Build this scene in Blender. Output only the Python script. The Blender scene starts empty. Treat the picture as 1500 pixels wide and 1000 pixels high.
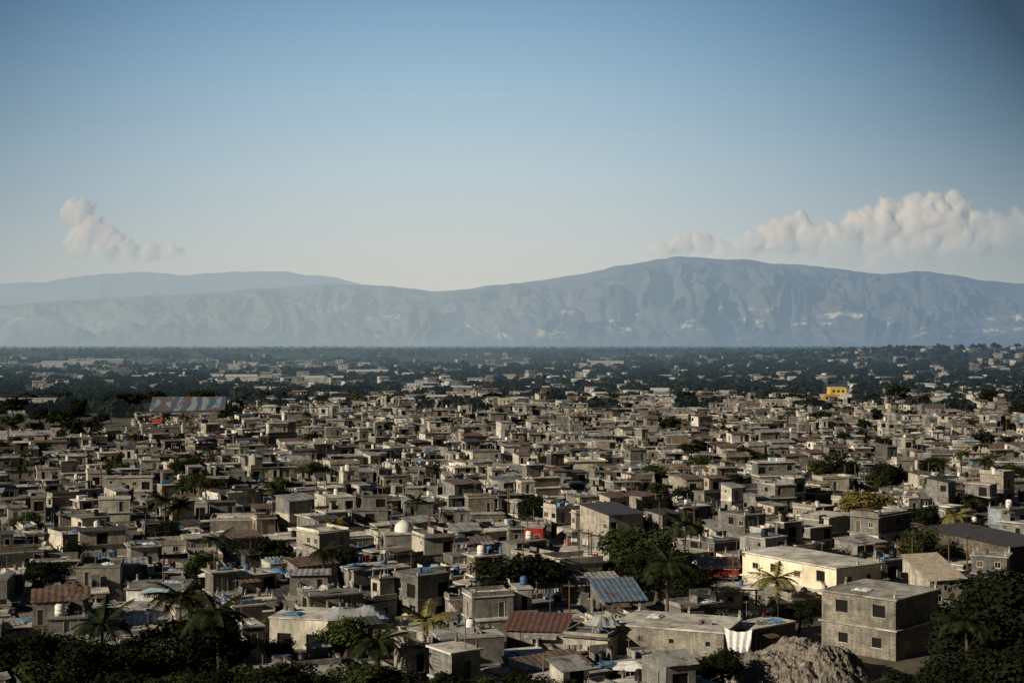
import bpy, bmesh, math, random
import numpy as np
from mathutils import Vector, Matrix, noise as mnoise

F=2083.0; H=40.0; HOR=500.0; K=H/30.0
scene=bpy.context.scene
col=scene.collection
D=bpy.data
rad=math.radians
S=Vector((-0.85,-0.53,0)).normalized()
EL=rad(22.5)
S=Vector((S.x*math.cos(EL),S.y*math.cos(EL),math.sin(EL)))

def gp(px,py):
    Z=F*H/(py-HOR); return ((px-750)*Z/F, Z)
def proj(x,y,z=0): return 750+F*x/y, HOR+F*(H-z)/y
def gz(x,y):
    return 27*math.exp(-((x-820)/430)**2-((y-2500)/640)**2)

# ------------------------------------------------------------------ materials
class NT:
    def __init__(s,name):
        s.m=D.materials.new(name); s.m.use_nodes=True; s.t=s.m.node_tree; s.t.nodes.clear()
        try: s.m.cycles.emission_sampling='NONE'
        except Exception: pass
    def n(s,typ,**k):
        nd=s.t.nodes.new(typ)
        for a,b in k.items(): setattr(nd,a,b)
        return nd
    def l(s,a,b): s.t.links.new(a,b)
    def pos(s): return s.n('ShaderNodeNewGeometry').outputs['Position']
    def mapv(s,v,sc):
        m=s.n('ShaderNodeVectorMath',operation='MULTIPLY'); s.l(v,m.inputs[0]); m.inputs[1].default_value=sc; return m.outputs[0]
    def noise(s,v,scale,detail=4,rough=.6):
        n=s.n('ShaderNodeTexNoise'); n.inputs['Scale'].default_value=scale; n.inputs['Detail'].default_value=detail; n.inputs['Roughness'].default_value=rough
        s.l(v,n.inputs['Vector']); return n.outputs['Fac']
    def ramp(s,f,els):
        r=s.n('ShaderNodeValToRGB'); e=r.color_ramp.elements
        while len(e)<len(els): e.new(.5)
        for i,(p,c) in enumerate(els):
            e[i].position=p; e[i].color=(c if len(c)==4 else (*c,1)) if not isinstance(c,(int,float)) else (c,c,c,1)
        s.l(f,r.inputs[0]); return r.outputs[0]
    def mix(s,f,a,b,bt='MIX'):
        m=s.n('ShaderNodeMixRGB',blend_type=bt)
        for i,x in ((0,f),(1,a),(2,b)):
            if isinstance(x,(int,float)): m.inputs[i].default_value=x
            elif isinstance(x,tuple): m.inputs[i].default_value=(*x,1) if len(x)==3 else x
            else: s.l(x,m.inputs[i])
        return m.outputs[0]
    def math(s,op,a,b=None,c=None):
        m=s.n('ShaderNodeMath',operation=op)
        for i,x in enumerate((a,b,c)):
            if x is None: continue
            if isinstance(x,(int,float)): m.inputs[i].default_value=x
            else: s.l(x,m.inputs[i])
        return m.outputs[0]
    def bsdf(s,c,rough=.9,metal=0,bump=None,bs=.3,spec=.2):
        p=s.n('ShaderNodeBsdfPrincipled'); p.inputs['Roughness'].default_value=rough; p.inputs['Metallic'].default_value=metal
        p.inputs['Specular IOR Level'].default_value=spec
        if isinstance(c,tuple): p.inputs['Base Color'].default_value=(*c,1)
        else: s.l(c,p.inputs['Base Color'])
        if bump is not None:
            b=s.n('ShaderNodeBump'); b.inputs['Strength'].default_value=bs; b.inputs['Distance'].default_value=.05
            s.l(bump,b.inputs['Height']); s.l(b.outputs[0],p.inputs['Normal'])
        return p.outputs[0]
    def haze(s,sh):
        # aerial haze painted into the surface as glow: it grows with distance out over the plain and lies thickest at the mountain foot
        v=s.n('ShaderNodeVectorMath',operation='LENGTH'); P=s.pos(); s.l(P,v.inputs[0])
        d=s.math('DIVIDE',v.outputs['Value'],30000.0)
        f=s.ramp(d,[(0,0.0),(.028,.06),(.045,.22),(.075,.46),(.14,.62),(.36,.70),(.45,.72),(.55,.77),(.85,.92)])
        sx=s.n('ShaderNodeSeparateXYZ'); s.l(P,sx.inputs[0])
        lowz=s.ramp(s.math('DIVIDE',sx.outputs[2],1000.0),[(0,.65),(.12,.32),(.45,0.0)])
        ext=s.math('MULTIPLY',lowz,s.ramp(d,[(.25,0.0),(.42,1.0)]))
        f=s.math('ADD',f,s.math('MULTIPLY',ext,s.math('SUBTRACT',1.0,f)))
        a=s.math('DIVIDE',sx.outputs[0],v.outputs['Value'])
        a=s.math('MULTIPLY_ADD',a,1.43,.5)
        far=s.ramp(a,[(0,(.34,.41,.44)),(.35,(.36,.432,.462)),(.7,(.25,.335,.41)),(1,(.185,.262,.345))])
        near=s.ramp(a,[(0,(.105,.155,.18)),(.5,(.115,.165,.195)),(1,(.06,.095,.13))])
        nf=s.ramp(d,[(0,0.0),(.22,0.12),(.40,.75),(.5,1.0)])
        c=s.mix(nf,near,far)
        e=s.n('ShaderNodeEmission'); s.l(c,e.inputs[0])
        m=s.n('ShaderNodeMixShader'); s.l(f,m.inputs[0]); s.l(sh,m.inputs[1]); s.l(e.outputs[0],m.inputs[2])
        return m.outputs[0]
    def out(s,sh,haze=False):
        if haze: sh=s.haze(sh)
        o=s.n('ShaderNodeOutputMaterial'); s.l(sh,o.inputs[0]); return s.m

def wall_mat(name,c,block=.0,haze=False,grime=.5):
    t=NT(name); P=t.pos()
    big=t.ramp(t.noise(P,.13,2),[(.3,.6),(.7,1.28)])
    g=t.ramp(t.noise(P,.9,5,.7),[(.3,grime),(.62,1.05)])
    st=t.ramp(t.noise(t.mapv(P,(2.2,2.2,.25)),1.0,4,.7),[(.3,.6),(.6,1.0)])
    c1=t.mix(1,t.mix(1,t.mix(1,c,big,'MULTIPLY'),g,'MULTIPLY'),st,'MULTIPLY')
    oi=t.n('ShaderNodeObjectInfo')
    c1=t.mix(1,c1,t.ramp(oi.outputs['Random'],[(0,.62),(1,1.32)]),'MULTIPLY')
    if block>0:
        dt=t.n('ShaderNodeVectorMath',operation='DOT_PRODUCT'); t.l(P,dt.inputs[0]); dt.inputs[1].default_value=(.8,.6,0)
        sz=t.n('ShaderNodeSeparateXYZ'); t.l(P,sz.inputs[0])
        cb=t.n('ShaderNodeCombineXYZ'); t.l(dt.outputs['Value'],cb.inputs[0]); t.l(sz.outputs[2],cb.inputs[1])
        b=t.n('ShaderNodeTexBrick'); t.l(cb.outputs[0],b.inputs['Vector'])
        b.inputs['Scale'].default_value=1; b.inputs['Brick Width'].default_value=.42; b.inputs['Row Height'].default_value=.21; b.inputs['Mortar Size'].default_value=.02
        b.inputs['Color1'].default_value=(1,1,1,1); b.inputs['Color2'].default_value=(.7,.7,.7,1); b.inputs['Mortar'].default_value=(.5,.48,.45,1)
        c1=t.mix(block,c1,t.mix(1,c1,b.outputs[0],'MULTIPLY'))
    return t.out(t.bsdf(c1,.95,bump=t.noise(P,4,3),bs=.4),haze)
WALLC={'grey':(.33,.322,.30),'tan':(.47,.435,.365),'sand':(.66,.615,.52),'brown':(.24,.208,.165),'dark grey':(.15,.146,.138),
 'white':(.80,.775,.72),'pink':(.45,.37,.31),'green':(.30,.33,.28),'blue':(.28,.33,.37),'cream':(.71,.655,.52)}
WALL={k:wall_mat(k.replace(' ','_')+'_wall',c,.8 if k in('grey','brown','dark grey','tan') else .15) for k,c in WALLC.items()}
WALL['yellow']=wall_mat('pale_yellow_plaster',(.76,.675,.50),0,grime=.85)
WALL['red']=wall_mat('red_painted_wall',(.42,.045,.03),0,grime=.6)
WALL['bright']=wall_mat('bright_yellow_wall',(.76,.50,.09),0,True,grime=.85)
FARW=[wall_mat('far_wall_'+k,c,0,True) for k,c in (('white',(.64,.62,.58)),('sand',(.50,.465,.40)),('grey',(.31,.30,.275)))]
def conc_mat(name,c):
    t=NT(name); P=t.pos()
    a=t.ramp(t.noise(P,.5,6,.72),[(.32,.3),(.5,.8),(.68,1.15)])
    b=t.ramp(t.noise(P,.1,2),[(.3,.6),(.7,1.25)])
    c1=t.mix(1,t.mix(1,c,a,'MULTIPLY'),b,'MULTIPLY')
    return t.out(t.bsdf(c1,.95,bump=t.noise(P,3,4),bs=.4))
CONC=conc_mat('stained_concrete',(.52,.495,.44)); CONCD=conc_mat('dark_concrete',(.24,.232,.215)); CONCL=conc_mat('pale_concrete',(.74,.705,.63))
def tin_mat(name,c,rust=.5,haze=False,rc=(.13,.078,.05)):
    t=NT(name); P=t.pos()
    r=t.ramp(t.noise(P,.5,6,.7),[(.62-rust*.3,0.0),(.72-rust*.2,1.0)])
    c1=t.mix(r,c,rc)
    c1=t.mix(1,c1,t.ramp(t.noise(P,1.6,3),[(.3,.6),(.7,1.15)]),'MULTIPLY')
    return t.out(t.bsdf(c1,.6,metal=.1,bump=t.noise(P,3),bs=.2,spec=.35),haze)
TIN={'grey':tin_mat('grey_tin',(.37,.37,.36),.4),'rust':tin_mat('rusty_tin',(.20,.135,.10),.6),'red':tin_mat('red_tin',(.18,.085,.065),.6),
 'blue':tin_mat('blue_tin',(.14,.20,.27),.25),'dark':tin_mat('dark_tin',(.07,.07,.075),.3),'tan':tin_mat('tan_tin',(.58,.50,.38),.0)}
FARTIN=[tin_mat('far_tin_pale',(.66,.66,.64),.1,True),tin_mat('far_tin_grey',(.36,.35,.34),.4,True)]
def flat(name,c,rough=.7,var=.25,haze=False):
    t=NT(name); P=t.pos()
    c1=t.mix(1,c,t.ramp(t.noise(P,2.5,4),[(.3,1-var),(.7,1+var*.4)]),'MULTIPLY')
    return t.out(t.bsdf(c1,rough),haze)
VOID=flat('painted_interior_shade',(.008,.007,.006),.8); WOOD=flat('brown_wood',(.12,.07,.04)); BLUEP=flat('faded_blue_paint',(.12,.16,.18)); METAL=flat('grey_metal',(.2,.2,.19),.5)  # VOID paints the darkness of unlit rooms onto flat opaque panes
FRAME=flat('pale_frame',(.46,.43,.36)); GLASS=flat('dusty_glass',(.07,.09,.10),.3)
BLACKP=flat('black_plastic',(.015,.015,.016),.45); WHITEP=flat('white_plastic',(.74,.73,.70),.5); BLUEPL=flat('blue_plastic',(.05,.12,.25),.45)
CLOTHS=[flat('cloth_'+n,c,.9) for n,c in (('white',(.6,.58,.55)),('red',(.30,.06,.05)),('blue',(.10,.14,.22)),('grey',(.3,.3,.3)),('pink',(.34,.25,.25)),('dark',(.05,.05,.07)))]
TARP={'white':flat('white_tarp',(.70,.70,.70),.6),'blue':flat('blue_tarp',(.10,.23,.41),.55),'pale blue':flat('pale_blue_tarp',(.40,.51,.60),.55),'grey':flat('grey_tarp',(.33,.35,.36),.6),'red':flat('red_tarp',(.46,.045,.03),.6)}
BARK=flat('bark',(.09,.07,.05),.95)
def leaf_mat(name,c,haze=False):
    t=NT(name); P=t.pos()
    v=t.ramp(t.noise(P,.9 if not haze else .05,3),[(.3,.45),(.7,1.5)])
    c1=t.mix(1,c,v,'MULTIPLY')
    if not haze: c1=t.mix(1,c1,t.ramp(t.noise(P,7,1),[(.3,.6),(.7,1.35)]),'MULTIPLY')
    d=t.n('ShaderNodeBsdfDiffuse'); t.l(c1,d.inputs[0]); tr=t.n('ShaderNodeBsdfTranslucent'); t.l(c1,tr.inputs[0])
    m=t.n('ShaderNodeMixShader'); m.inputs[0].default_value=.25; t.l(d.outputs[0],m.inputs[1]); t.l(tr.outputs[0],m.inputs[2])
    return t.out(m.outputs[0],haze)
LEAF={'dark':leaf_mat('dark_leaves',(.020,.025,.012)),'green':leaf_mat('green_leaves',(.044,.056,.021)),'bright':leaf_mat('bright_leaves',(.085,.115,.03)),
 'olive':leaf_mat('olive_leaves',(.155,.13,.042)),'palm':leaf_mat('palm_leaves',(.032,.040,.018)),'yellow':leaf_mat('yellow_palm_leaves',(.19,.175,.065))}
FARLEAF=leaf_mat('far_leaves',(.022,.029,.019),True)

# ------------------------------------------------------------------ mesh helpers
class MB:
    def __init__(s): s.v=[]; s.f=[]
    def quad(s,*p):
        o=len(s.v); s.v+=[tuple(q) for q in p]; s.f.append(tuple(range(o,o+len(p))))
    def box(s,x0,x1,y0,y1,z0,z1):
        o=len(s.v); s.v+=[(x0,y0,z0),(x1,y0,z0),(x1,y1,z0),(x0,y1,z0),(x0,y0,z1),(x1,y0,z1),(x1,y1,z1),(x0,y1,z1)]
        for q in ((0,1,5,4),(1,2,6,5),(2,3,7,6),(3,0,4,7),(4,5,6,7),(3,2,1,0)): s.f.append(tuple(o+i for i in q))
    def tube(s,pts,rs,n=6,cap=True):
        o=len(s.v); pts=[Vector(p) for p in pts]
        for i,p in enumerate(pts):
            t=(pts[min(i+1,len(pts)-1)]-pts[max(i-1,0)]).normalized()
            a=t.orthogonal().normalized() if abs(t.z)<.95 else Vector((1,0,0)); a=(a-t*a.dot(t)).normalized(); b=t.cross(a)
            for k in range(n):
                q=p+(a*math.cos(k*2*math.pi/n)+b*math.sin(k*2*math.pi/n))*rs[i]; s.v.append(tuple(q))
        for i in range(len(pts)-1):
            for k in range(n):
                s.f.append((o+i*n+k,o+i*n+(k+1)%n,o+(i+1)*n+(k+1)%n,o+(i+1)*n+k))
        if cap: s.f.append(tuple(o+(len(pts)-1)*n+k for k in range(n)))
    def lathe(s,prof,n=14,c=(0,0)):
        o=len(s.v)
        for r,z in prof:
            for k in range(n): s.v.append((c[0]+r*math.cos(k*2*math.pi/n),c[1]+r*math.sin(k*2*math.pi/n),z))
        for i in range(len(prof)-1):
            for k in range(n): s.f.append((o+i*n+k,o+i*n+(k+1)%n,o+(i+1)*n+(k+1)%n,o+(i+1)*n+k))
    def wall(s,p0,p1,z0,z1,ops,dep=.2):
        p0=Vector((p0[0],p0[1],0)); p1=Vector((p1[0],p1[1],0)); u=(p1-p0); L=u.length; u/=L; inn=Vector((-u.y,u.x,0))*dep
        def P(t,z,i=0): q=p0+u*t+inn*i; return (q.x,q.y,z)
        t=0
        for (a,b,lo,hi) in sorted(ops):
            if a>t+1e-4: s.quad(P(t,z0),P(a,z0),P(a,z1),P(t,z1))
            if lo>z0+1e-3: s.quad(P(a,z0),P(b,z0),P(b,lo),P(a,lo)); s.quad(P(a,lo),P(b,lo),P(b,lo,1),P(a,lo,1))
            s.quad(P(a,hi),P(b,hi),P(b,z1),P(a,z1))
            s.quad(P(a,lo),P(a,lo,1),P(a,hi,1),P(a,hi)); s.quad(P(b,lo,1),P(b,lo),P(b,hi),P(b,hi,1)); s.quad(P(a,hi,1),P(b,hi,1),P(b,hi),P(a,hi))
            t=b
        if t<L-1e-4: s.quad(P(t,z0),P(L,z0),P(L,z1),P(t,z1))
    def tin(s,x0,x1,y0,y1,zf,zb,step=.4,amp=.06):
        n=max(3,int((x1-x0)/step)); o=len(s.v)
        for i in range(n+1):
            x=x0+(x1-x0)*i/n; dz=amp*(i%2)
            s.v+=[(x,y0,zf+dz),(x,y1,zb+dz)]
        for i in range(n): s.f.append((o+2*i,o+2*i+2,o+2*i+3,o+2*i+1))
    def mesh(s,name,mat,smooth=False):
        me=D.meshes.new(name); me.from_pydata(s.v,[],s.f); me.materials.append(mat)
        if smooth: me.polygons.foreach_set('use_smooth',[True]*len(me.polygons))
        me.update(); return me
def link(name,data,parent=None,loc=(0,0,0),rz=0):
    o=D.objects.new(name,data); col.objects.link(o); o.parent=parent; o.location=loc; o.rotation_euler=(0,0,rz); return o
def tag(o,label=None,cat=None,group=None,kind=None):
    if label: o['label']=label
    if cat: o['category']=cat
    if group: o['group']=group
    if kind: o['kind']=kind
    return o
CACHE={}
class Solo:
    def __init__(s,root): s.root=root
    def part(s,name,mb,mat,loc=(0,0,0),rz=0,parent=None,key=None,smooth=False):
        if key is not None and key in CACHE: me=CACHE[key]
        else:
            if callable(mb): mb=mb()
            me=mb.mesh(name,mat,smooth)
            if key is not None: CACHE[key]=me
        return link(name,me,parent or s.root,loc,rz)
class Merge:
    def __init__(s): s.v=[]; s.f=[]; s.mi=[]; s.mats=[]; s.M=Matrix(); s.pc={}; s.n=0
    def part(s,name,mb,mat,loc=(0,0,0),rz=0,parent=None,key=None,smooth=False):
        if callable(mb):
            if key in s.pc: mb=s.pc[key]
            else: mb=mb(); s.pc[key]=mb
        M=(parent if parent is not None else s.M) @ Matrix.Translation(loc) @ Matrix.Rotation(rz,4,'Z')
        if mat not in s.mats: s.mats.append(mat)
        k=s.mats.index(mat); o=s.n
        A=np.array(M); V=np.asarray(mb.v) @ A[:3,:3].T + A[:3,3]
        s.v.append(V); s.n+=len(V); s.f+=[tuple([o+i for i in f]) for f in mb.f]; s.mi+=[k]*len(mb.f)
        return M
    def build(s,name):
        me=D.meshes.new(name); me.from_pydata(np.concatenate(s.v).tolist(),[],s.f)
        for m in s.mats: me.materials.append(m)
        me.polygons.foreach_set('material_index',s.mi); me.update(); return link(name,me)

# ------------------------------------------------------------------ house
WK={'window':(1.0,1.0,.95),'wide':(1.35,.95,1.0),'vent':(.6,.55,1.6),'door':(.95,2.05,.02),'bay':(1.9,1.95,.05),'big':(1.75,1.55,1.0),'hole':(1.35,1.25,1.0)}
def opening(E,kind,loc,rz,rng,det):
    w,h,_=WK[kind]
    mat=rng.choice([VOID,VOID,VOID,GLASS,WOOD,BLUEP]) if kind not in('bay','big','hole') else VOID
    if kind=='door': mat=rng.choice([WOOD,BLUEP,METAL,VOID,WOOD])
    def pane():
        m=MB(); y=.17
        m.quad((-w/2,y,0),(w/2,y,0),(w/2,y,h),(-w/2,y,h))
        return m
    nm={'door':'door','bay':'doorway','vent':'vent_window'}.get(kind,'window')
    o=E.part(nm,pane,mat,loc,rz,None,('pane',kind,mat.name))
    if det>=2 and kind in('window','wide','door','hole','big'):
        if kind in('window','wide','door'):
            def frame():
                m=MB(); e=.004; b=.08
                m.box(-w/2+e,-w/2+b,-.02,.1,e,h-e); m.box(w/2-b,w/2-e,-.02,.1,e,h-e)
                m.box(-w/2+b,w/2-b,-.02,.1,h-b,h-e)
                if kind!='door': m.box(-w/2+b,w/2-b,-.02,.1,e,b)
                if kind in('window','wide'): m.box(-.025,.025,.0,.09,b,h-b)
                return m
            E.part('frame',frame,FRAME,(0,0,0),0,o,('frame',kind))
        if kind!='door':
            def sill():
                m=MB(); m.box(-w/2-.1,w/2+.1,-.1,-.003,-.1,-.004); return m
            E.part('sill',sill,CONC,(0,0,0),0,o,('sill',kind))
def stub():
    m=MB(); m.box(-.13,.13,-.13,.13,0,.45)
    for a,b in((-.08,-.08),(.08,-.08),(.08,.08),(-.08,.08)): m.box(a-.018,a+.018,b-.018,b+.018,.45,.95+.2*abs(a+b))
    return m
def house(E,w,d,fl,wm,roof,rng,det,hs=None,ops=None,rm=None,reduce=None,par=None,canopy=None,oh=None,trim=None,rise=None,extra=True,ramp_=.06):
    rect=[-w/2,w/2,-d/2,d/2]; z=0; res={}
    wmat=WALL[wm] if isinstance(wm,str) else wm
    hs=hs or rng.uniform(2.05,3.1)
    slabm=rm if rm else rng.choice([CONC,CONC,CONCL,CONCL,CONCD,CONCD])
    for k in range(fl):
        if k>0:
            rd=reduce if reduce is not None else rng.random()<.6
            if rd:
                x0,x1,y0,y1=rect
                if rng.random()<.55:
                    c=rng.uniform(.15,.42)*(x1-x0)
                    if rng.random()<.5: x0+=c
                    else: x1-=c
                if rng.random()<.5: y0+=rng.uniform(.2,.5)*(y1-y0)
                if par is None and rng.random()<.5:
                    pm=MB(); hh=rng.uniform(.4,.8); X0,X1,Y0,Y1=rect
                    pm.box(X0+.01,X1-.01,Y0+.01,Y0+.15,z,z+hh)
                    E.part('terrace_parapet',pm,wmat)
                rect=[x0+.04,x1-.04,y0+.04,y1-.04]
            else: rect=[rect[0]+.03,rect[1]-.03,rect[2]+.03,rect[3]-.03]
            if rng.random()<.4 and isinstance(wm,str) and reduce is None: wmat=WALL[rng.choice(['grey','tan','sand','grey'])]
        x0,x1,y0,y1=rect; top=z+hs; mb=MB(); wl=[]
        sides=[((x0,y0),(x1,y0),0),((x1,y0),(x1,y1),math.pi/2),((x1,y1),(x0,y1),math.pi),((x0,y1),(x0,y0),-math.pi/2)]
        for si,(a,b,ang) in enumerate(sides):
            L=math.hypot(b[0]-a[0],b[1]-a[1]); o=[]; ux,uy=(b[0]-a[0])/L,(b[1]-a[1])/L
            if ops is not None and (k,si) in ops: ks=ops[(k,si)]
            elif si==2: ks=[]
            else:
                n=max(1,int(L/2.3)); ks=[]; dd=rng.randrange(n) if (si==0 or (si==3 and rng.random()<.3)) else -1
                for i in range(n):
                    c=(i+.5)*L/n+rng.uniform(-.25,.25)
                    if i==dd: ks.append((c,rng.choice(['door','door','bay'])))
                    elif rng.random()<.42: ks.append((c,rng.choice(['window','window','wide','vent','hole'])))
            for c,kd in ks:
                ww,hh,sl=WK[kd]
                if sl>.2: sl*=max(1,hs/2.8)
                if c-ww/2<.15 or c+ww/2>L-.15 or sl+hh>hs-.12: continue
                if o and c-ww/2<o[-1][1]+.1: continue
                o.append((c-ww/2,c+ww/2,z+sl,z+sl+hh)); wl.append((kd,(a[0]+ux*c,a[1]+uy*c,z+sl),ang))
            mb.wall(a,b,z,top,o)
        last=k==fl-1
        if last and roof=='tin':
            ri=rise if rise is not None else rng.uniform(.2,.7)
            mb.quad((x0,y1,top),(x0,y0,top),(x0,y1,top+ri)); mb.quad((x1,y0,top),(x1,y1,top),(x1,y1,top+ri)); mb.quad((x1,y1,top),(x0,y1,top),(x0,y1,top+ri),(x1,y1,top+ri))
        if last and roof=='gable':
            ri=rise if rise is not None else rng.uniform(.7,1.2); ym=(y0+y1)/2
            mb.quad((x0,y1,top),(x0,y0,top),(x0,ym,top+ri)); mb.quad((x1,y0,top),(x1,y1,top),(x1,ym,top+ri))
        E.part('wall' if k==0 else 'upper_wall',mb,wmat)
        for kd,lc,ang in wl: opening(E,kd,lc,ang,rng,det)
        if trim and last:
            tm=MB(); tm.box(x0-.06,x1+.06,y0-.06,y0-.004,top-.3,top-.06); tm.box(x0-.06,x0-.004,y0-.004,y1,top-.3,top-.06); E.part('trim',tm,trim)
        if last and roof in('tin','gable'):
            rm2=rm or TIN[rng.choice(['grey','grey','grey','rust','rust','dark'])]; rb=MB(); q=rng.uniform(.2,.5)
            st=.4 if det>=1 else 1.2
            if roof=='tin':
                sl=ri/(y1-y0)
                if extra and x1-x0>3.5 and rng.random()<.6:
                    xm=x0+(x1-x0)*rng.uniform(.35,.65); dz=rng.uniform(.06,.2)
                    rb.tin(x0-q,xm+.15,y0-q,y1+q,top-q*sl+.02,top+ri+q*sl+.02,st); rb.tin(xm-.1,x1+q*1.3,y0-q*1.5,y1+q*.6,top-q*sl+.02+dz,top+ri+q*sl+.02+dz,st)
                else: rb.tin(x0-q,x1+q,y0-q,y1+q,top-q*sl+.02,top+ri+q*sl+.02,st,ramp_)
            else:
                sl=ri/((y1-y0)/2); rb.tin(x0-q,x1+q,y0-q,ym,top-q*sl+.02,top+ri+.02,st); rb.tin(x0-q,x1+q,ym,y1+q,top+ri+.02,top-q*sl+.02,st)
            E.part('roof',rb,rm2); z=top+ri
        else:
            sb=MB(); q=oh if oh is not None else rng.choice([.08,.15,.3,.5]); 
            if not last: q=min(q,.3)
            sb.box(x0-q,x1+q,y0-q,y1+q,top,top+.2); E.part('roof' if last else 'floor_slab',sb,slabm); z=top+.2
            if last and roof=='parapet':
                hh=rng.uniform(.3,.9) if par is None else par; pm=MB(); t=.15; e=.02-q if q<.2 else .02
                a0,a1,b0,b1=x0+e,x1-e,y0+e,y1-e
                pm.box(a0,a1,b0,b0+t,z,z+hh*(1 if rng.random()<.6 else .4)); pm.box(a0,a1,b1-t,b1,z,z+hh)
                pm.box(a0,a0+t,b0+t,b1-t,z,z+hh); pm.box(a1-t,a1,b0+t,b1-t,z,z+hh*(1 if rng.random()<.7 else .5))
                E.part('parapet',pm,wmat)
            if last and roof=='slab' and (rng.random()<.6):
                nx=2 if (x1-x0)<7 else 3
                for i in range(nx):
                    for yy in (y0+.25,y1-.25):
                        if rng.random()<.8: E.part('column_stub',stub,CONCD if det<2 else CONC,(x0+.25+(x1-x0-.5)*i/(nx-1),yy,z),0,None,('stub',))
            if last and extra and rng.random()<.27 and x1-x0>3.5:
                um=MB(); a0=x0+.25 if rng.random()<.5 else (x0+x1)/2; a1=a0+(x1-x0)*rng.uniform(.3,.45); b1=y1-.25; b0=y1-(y1-y0)*rng.uniform(.3,.6); hh=rng.uniform(.5,1.9)
                um.box(a0,a1,b1-.15,b1,z,z+hh); um.box(a0,a0+.15,b0,b1-.15,z,z+hh*rng.uniform(.5,1)); um.box(a1-.15,a1,b0,b1-.15,z,z+hh*rng.uniform(.4,1))
                E.part('unfinished_wall',um,WALL[rng.choice(['grey','tan','grey'])])
                if rng.random()<.4:
                    tm=MB(); tm.tin(a0-.2,a1+.2,b0-.2,b1+.2,z+hh+.05,z+hh+.3,.4 if det else 1.2); E.part('shed_roof',tm,TIN[rng.choice(['grey','rust','rust','grey'])])
        if k==0 and extra and rng.random()<.55:
            # patched lean-to against a side or the front
            lm_=MB(); lr=MB(); pr=rng.uniform(1.2,2.4); hh=rng.uniform(1.7,2.2); sd=rng.choice([-1,1,0]); st=.4 if det>=1 else 1.2
            if sd==0:
                a=-w/2+rng.uniform(0,.4)*w; b=min(w/2,a+rng.uniform(2,4)); lm_.box(a,b,-d/2-pr,-d/2-.004,0,hh); lr.tin(a-.15,b+.15,-d/2-pr-.2,-d/2-.01,hh+.02,hh+.35,st)
            else:
                xa,xb=(w/2+.004,w/2+pr) if sd>0 else (-w/2-pr,-w/2-.004); b=-d/2+rng.uniform(.4,.9)*d
                lm_.box(xa,xb,-d/2+.2,b,0,hh); lr.tin(xa-.1,xb+.1,-d/2,b+.2,hh+.02,hh+.4,st)
            E.part('lean_to',lm_,rng.choice([WALL['grey'],WALL['tan'],TIN['rust'],TIN['grey'],WALL['brown'],WOOD])); E.part('lean_to_roof',lr,TIN[rng.choice(['grey','rust','rust','grey','dark'])])
        if k==0 and (canopy if canopy is not None else rng.random()<.35):
            cm=MB(); a=rng.uniform(0,.5)*w; b=min(w,a+rng.uniform(2,4.5)); zc=min(2.35,hs-.15); pr=rng.uniform(.9,1.7)
            cm.quad((-w/2+a,-d/2-pr,zc-.25),(-w/2+b,-d/2-pr,zc-.25),(-w/2+b,-d/2-.003,zc+.1),(-w/2+a,-d/2-.003,zc+.1))
            cm.quad((-w/2+a,-d/2-pr,zc-.3),(-w/2+b,-d/2-pr,zc-.3),(-w/2+b,-d/2-pr,zc-.25),(-w/2+a,-d/2-pr,zc-.25))
            E.part('canopy',cm,rng.choice([TIN['grey'],TIN['rust'],CONC,TIN['rust'],TIN['grey']]))
    res.update(top=z,rect=rect,roof=roof); return res

# ------------------------------------------------------------------ bookkeeping for labels
TODO=[]; LM=[]; BLOCK=[]; HOUSES=[]
def note(o,attr,noun,x,y,fixed=False): TODO.append((o,attr,noun,x,y,fixed))
rng=random.Random(11)
def place(px,py,yaw,w,d,corner='bl'):
    x,y=gp(px,py); c,s=math.cos(yaw),math.sin(yaw)
    lx=w/2 if corner=='bl' else (-w/2 if corner=='br' else 0); ly=d/2
    return x+c*lx-s*ly, y+s*lx+c*ly
NLM=0
def lm_house(name,label,px,py,yaw,w,d,fl,wm,roof,corner='bl',phrase=None,cat='house',clear=5.0,**k):
    global NLM
    w*=K; d*=K
    if k.get('hs'): k['hs']*=K
    if k.get('rise'): k['rise']*=K
    if k.get('ops'): k['ops']={a:[(c*K,q) for c,q in b] for a,b in k['ops'].items()}
    yaw=rad(yaw); x,y=place(px,py,yaw,w,d,corner)
    root=link(name,None,None,(x,y,gz(x,y)),yaw); tag(root,label,cat)
    r=random.Random(NLM*7+3); NLM+=1
    res=house(Solo(root),w,d,fl,wm,roof,r,2 if y<440 else 1,extra=False,**k)
    c,s=math.cos(yaw),math.sin(yaw)
    nx=max(1,round(w/5)); ny=max(1,round(d/5))
    for i in range(nx):
        for j in range(ny):
            lx=(-.5+(i+.5)/nx)*w; ly=(-.5+(j+.5)/ny)*d
            BLOCK.append((x+c*lx-s*ly,y+s*lx+c*ly,max(w/nx,d/ny)/2))
    if clear>0:
        for q in(-.35,.35):
            BLOCK.append((x+q*w-x/y*(d/2+clear*.5),y-d/2*.9-clear*.6,clear*.5))
    note(root,None,'house',x,y,True)
    if phrase: LM.append((phrase,x,y))
    res.update(M=Matrix.Translation((x,y,gz(x,y)))@Matrix.Rotation(yaw,4,'Z'),yaw=yaw,x=x,y=y)
    HOUSES.append(res)
    return root,res

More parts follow.
